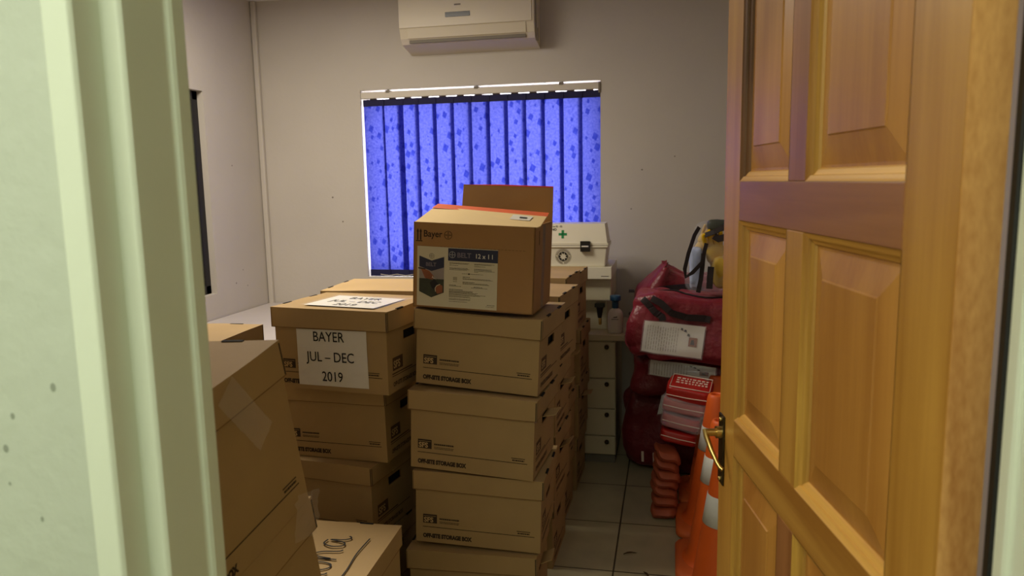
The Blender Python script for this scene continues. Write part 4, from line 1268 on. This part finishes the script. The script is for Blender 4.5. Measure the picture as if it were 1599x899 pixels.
# ------------------------------------------------------------------ traffic cones
GC = 'orange traffic cones in a row behind the door'
cone_labels = ['orange traffic cone farthest from the door, nearest the red bags', 'second traffic cone from the red bags, wide white band',
               'third traffic cone from the red bags, partly behind the door handle', 'traffic cone nearest the viewer, white band beside the door edge']
def make_cone():
    r_ = thing('traffic_cone', '', 'cone', (0, 0, 0), (0, 0, 0), GC)
    b = MB()
    # rounded square foot with a raised middle
    def sq(h, z, rc):
        out = []
        for (cx_, cy_, a0) in ((h - rc, h - rc, 0), (-h + rc, h - rc, 90), (-h + rc, -h + rc, 180), (h - rc, -h + rc, 270)):
            for k in range(7):
                a = R(a0 + 15 * k)
                out.append((cx_ + rc * math.cos(a), cy_ + rc * math.sin(a), z))
        return out
    rings = [sq(.158, .004, .05), sq(.163, .010, .052), sq(.163, .024, .052), sq(.157, .032, .05), sq(.142, .036, .06)]
    n = 28
    vs = [v for r__ in rings for v in r__]
    fs = [(j * n + i, j * n + (i + 1) % n, (j + 1) * n + (i + 1) % n, (j + 1) * n + i) for j in range(len(rings) - 1) for i in range(n)]
    fs.append(tuple(range(n))[::-1]); fs.append(tuple((len(rings) - 1) * n + i for i in range(n)))
    b.add(vs, fs, 'orangebase', None, True)
    b.build('foot', r_)
    rad = lambda z: .118 + (.034 - .118) * (z - .05) / (.60 - .05)
    prof_ = [(.140, .034), (.128, .042), (.119, .052)] + [(rad(z), z) for z in (.10, .2, .3, .4, .5, .575)] + [(.034, .586), (.030, .591), (.022, .592), (.020, .585), (.02, .5)]
    MB().lathe(prof_, 'orange', 40, cap=False).build('cone_body', r_)
    MB().lathe([(rad(.352), .352), (rad(.352) + .0016, .3525), (rad(.452) + .0016, .4515), (rad(.452), .452)], 'reflect', 40, cap=False).build('reflective_band', r_)
    return r_
def copy_thing(o):
    c = o.copy(); col.objects.link(c)
    for ch in o.children:
        d = ch.copy(); col.objects.link(d); d.parent = c
    return c
cone0 = make_cone()
for k, (x, y, a) in enumerate(((.216, 3.515, 0), (.200, 3.19, 0), (.196, 2.835, 0), (.190, 2.48, 0))):
    c_ = cone0 if k == 0 else copy_thing(cone0)
    c_.location = (x, y, 0); c_.rotation_euler = (0, 0, R(a)); c_['label'] = cone_labels[k]

# dry leaves on the tiles
for (x, y, a, L, lab) in ((-.147, 2.875, 22, .050, 'small dry brown leaf on the tiles, farther of the two'), (-.075, 2.72, -60, .046, 'small dry brown leaf on the tiles, close to the cones')):
    b = MB()
    vs, fs = [], []
    for i in range(9):
        s_ = i / 8
        w = .0055 * math.sin(math.pi * min(s_ * .95 + .03, 1))
        zc = .003 + .004 * math.sin(math.pi * s_)
        vs += [(L * (s_ - .5), -w, zc + .002), (L * (s_ - .5), 0, zc - .001), (L * (s_ - .5), w, zc + .002)]
    for i in range(8):
        for k in range(2): fs.append((i * 3 + k, i * 3 + k + 1, i * 3 + 4 + k, i * 3 + 3 + k))
    b.add(vs, fs, 'leaf', None, True)
    b.tube([(L * .48, 0, .003), (L * .65, .002, .002)], .0008, 'leaf', 6)
    o = b.build('dry_leaf'); o.location = (x, y, 0); o.rotation_euler = (0, 0, R(a))
    tag(o, lab, 'leaf', 'dry leaves on the floor')

# ------------------------------------------------------------------ light
wd = bpy.data.worlds.new('daylight'); scn.world = wd; wd.use_nodes = True
bg = wd.node_tree.nodes['Background']
bg.inputs['Color'].default_value = (.98, .96, 1.0, 1)
bg.inputs['Strength'].default_value = 9.5
def area(name, loc, rot, sx, sy, power, color):
    l = bpy.data.lights.new(name, 'AREA'); l.shape = 'RECTANGLE'; l.size = sx; l.size_y = sy; l.energy = power; l.color = color
    o = bpy.data.objects.new(name, l); col.objects.link(o); o.location = loc; o.rotation_euler = rot
    return o
area('corridor_lamp', (-.68, -.45, 2.60), (0, 0, 0), 1.2, .3, 30, (.98, 1.0, .88))
area('room_fill', (-1.7, 2.75, 2.58), (0, 0, 0), .8, .8, 42, (1.0, .90, .74))  # added unseen overhead fill, for window light bounced off the ceiling

# ------------------------------------------------------------------ camera
cam = bpy.data.cameras.new('camera'); co = bpy.data.objects.new('camera', cam); col.objects.link(co)
f_px = 1170.0
cam.sensor_width = 36; cam.lens = f_px / 1599 * 36; cam.clip_start = .02
yaw, pit, rol = R(12), R(8.12), R(1.07)
F = Vector((-math.sin(yaw) * math.cos(pit), math.cos(yaw) * math.cos(pit), -math.sin(pit)))
Rt = Vector((math.cos(yaw), math.sin(yaw), 0)); Up = Rt.cross(F)
R2 = math.cos(rol) * Rt - math.sin(rol) * Up
U2 = math.cos(rol) * Up + math.sin(rol) * Rt
X = Matrix.Identity(4)
for i in range(3):
    X[i][0] = R2[i]; X[i][1] = U2[i]; X[i][2] = -F[i]
X[0][3], X[1][3], X[2][3] = 0, 0, 1.5
co.matrix_world = X
cam.dof.use_dof = True; cam.dof.focus_distance = 2.5; cam.dof.aperture_fstop = 6.5
scn.camera = co

vs_ = scn.view_settings
vs_.view_transform = 'Standard'; vs_.look = 'None'; vs_.gamma = 1; vs_.use_curve_mapping = False
vs_.exposure = 0.0
scn.cycles.max_bounces = 10; scn.cycles.diffuse_bounces = 6; scn.cycles.transparent_max_bounces = 16
scn.cycles.use_denoising = True
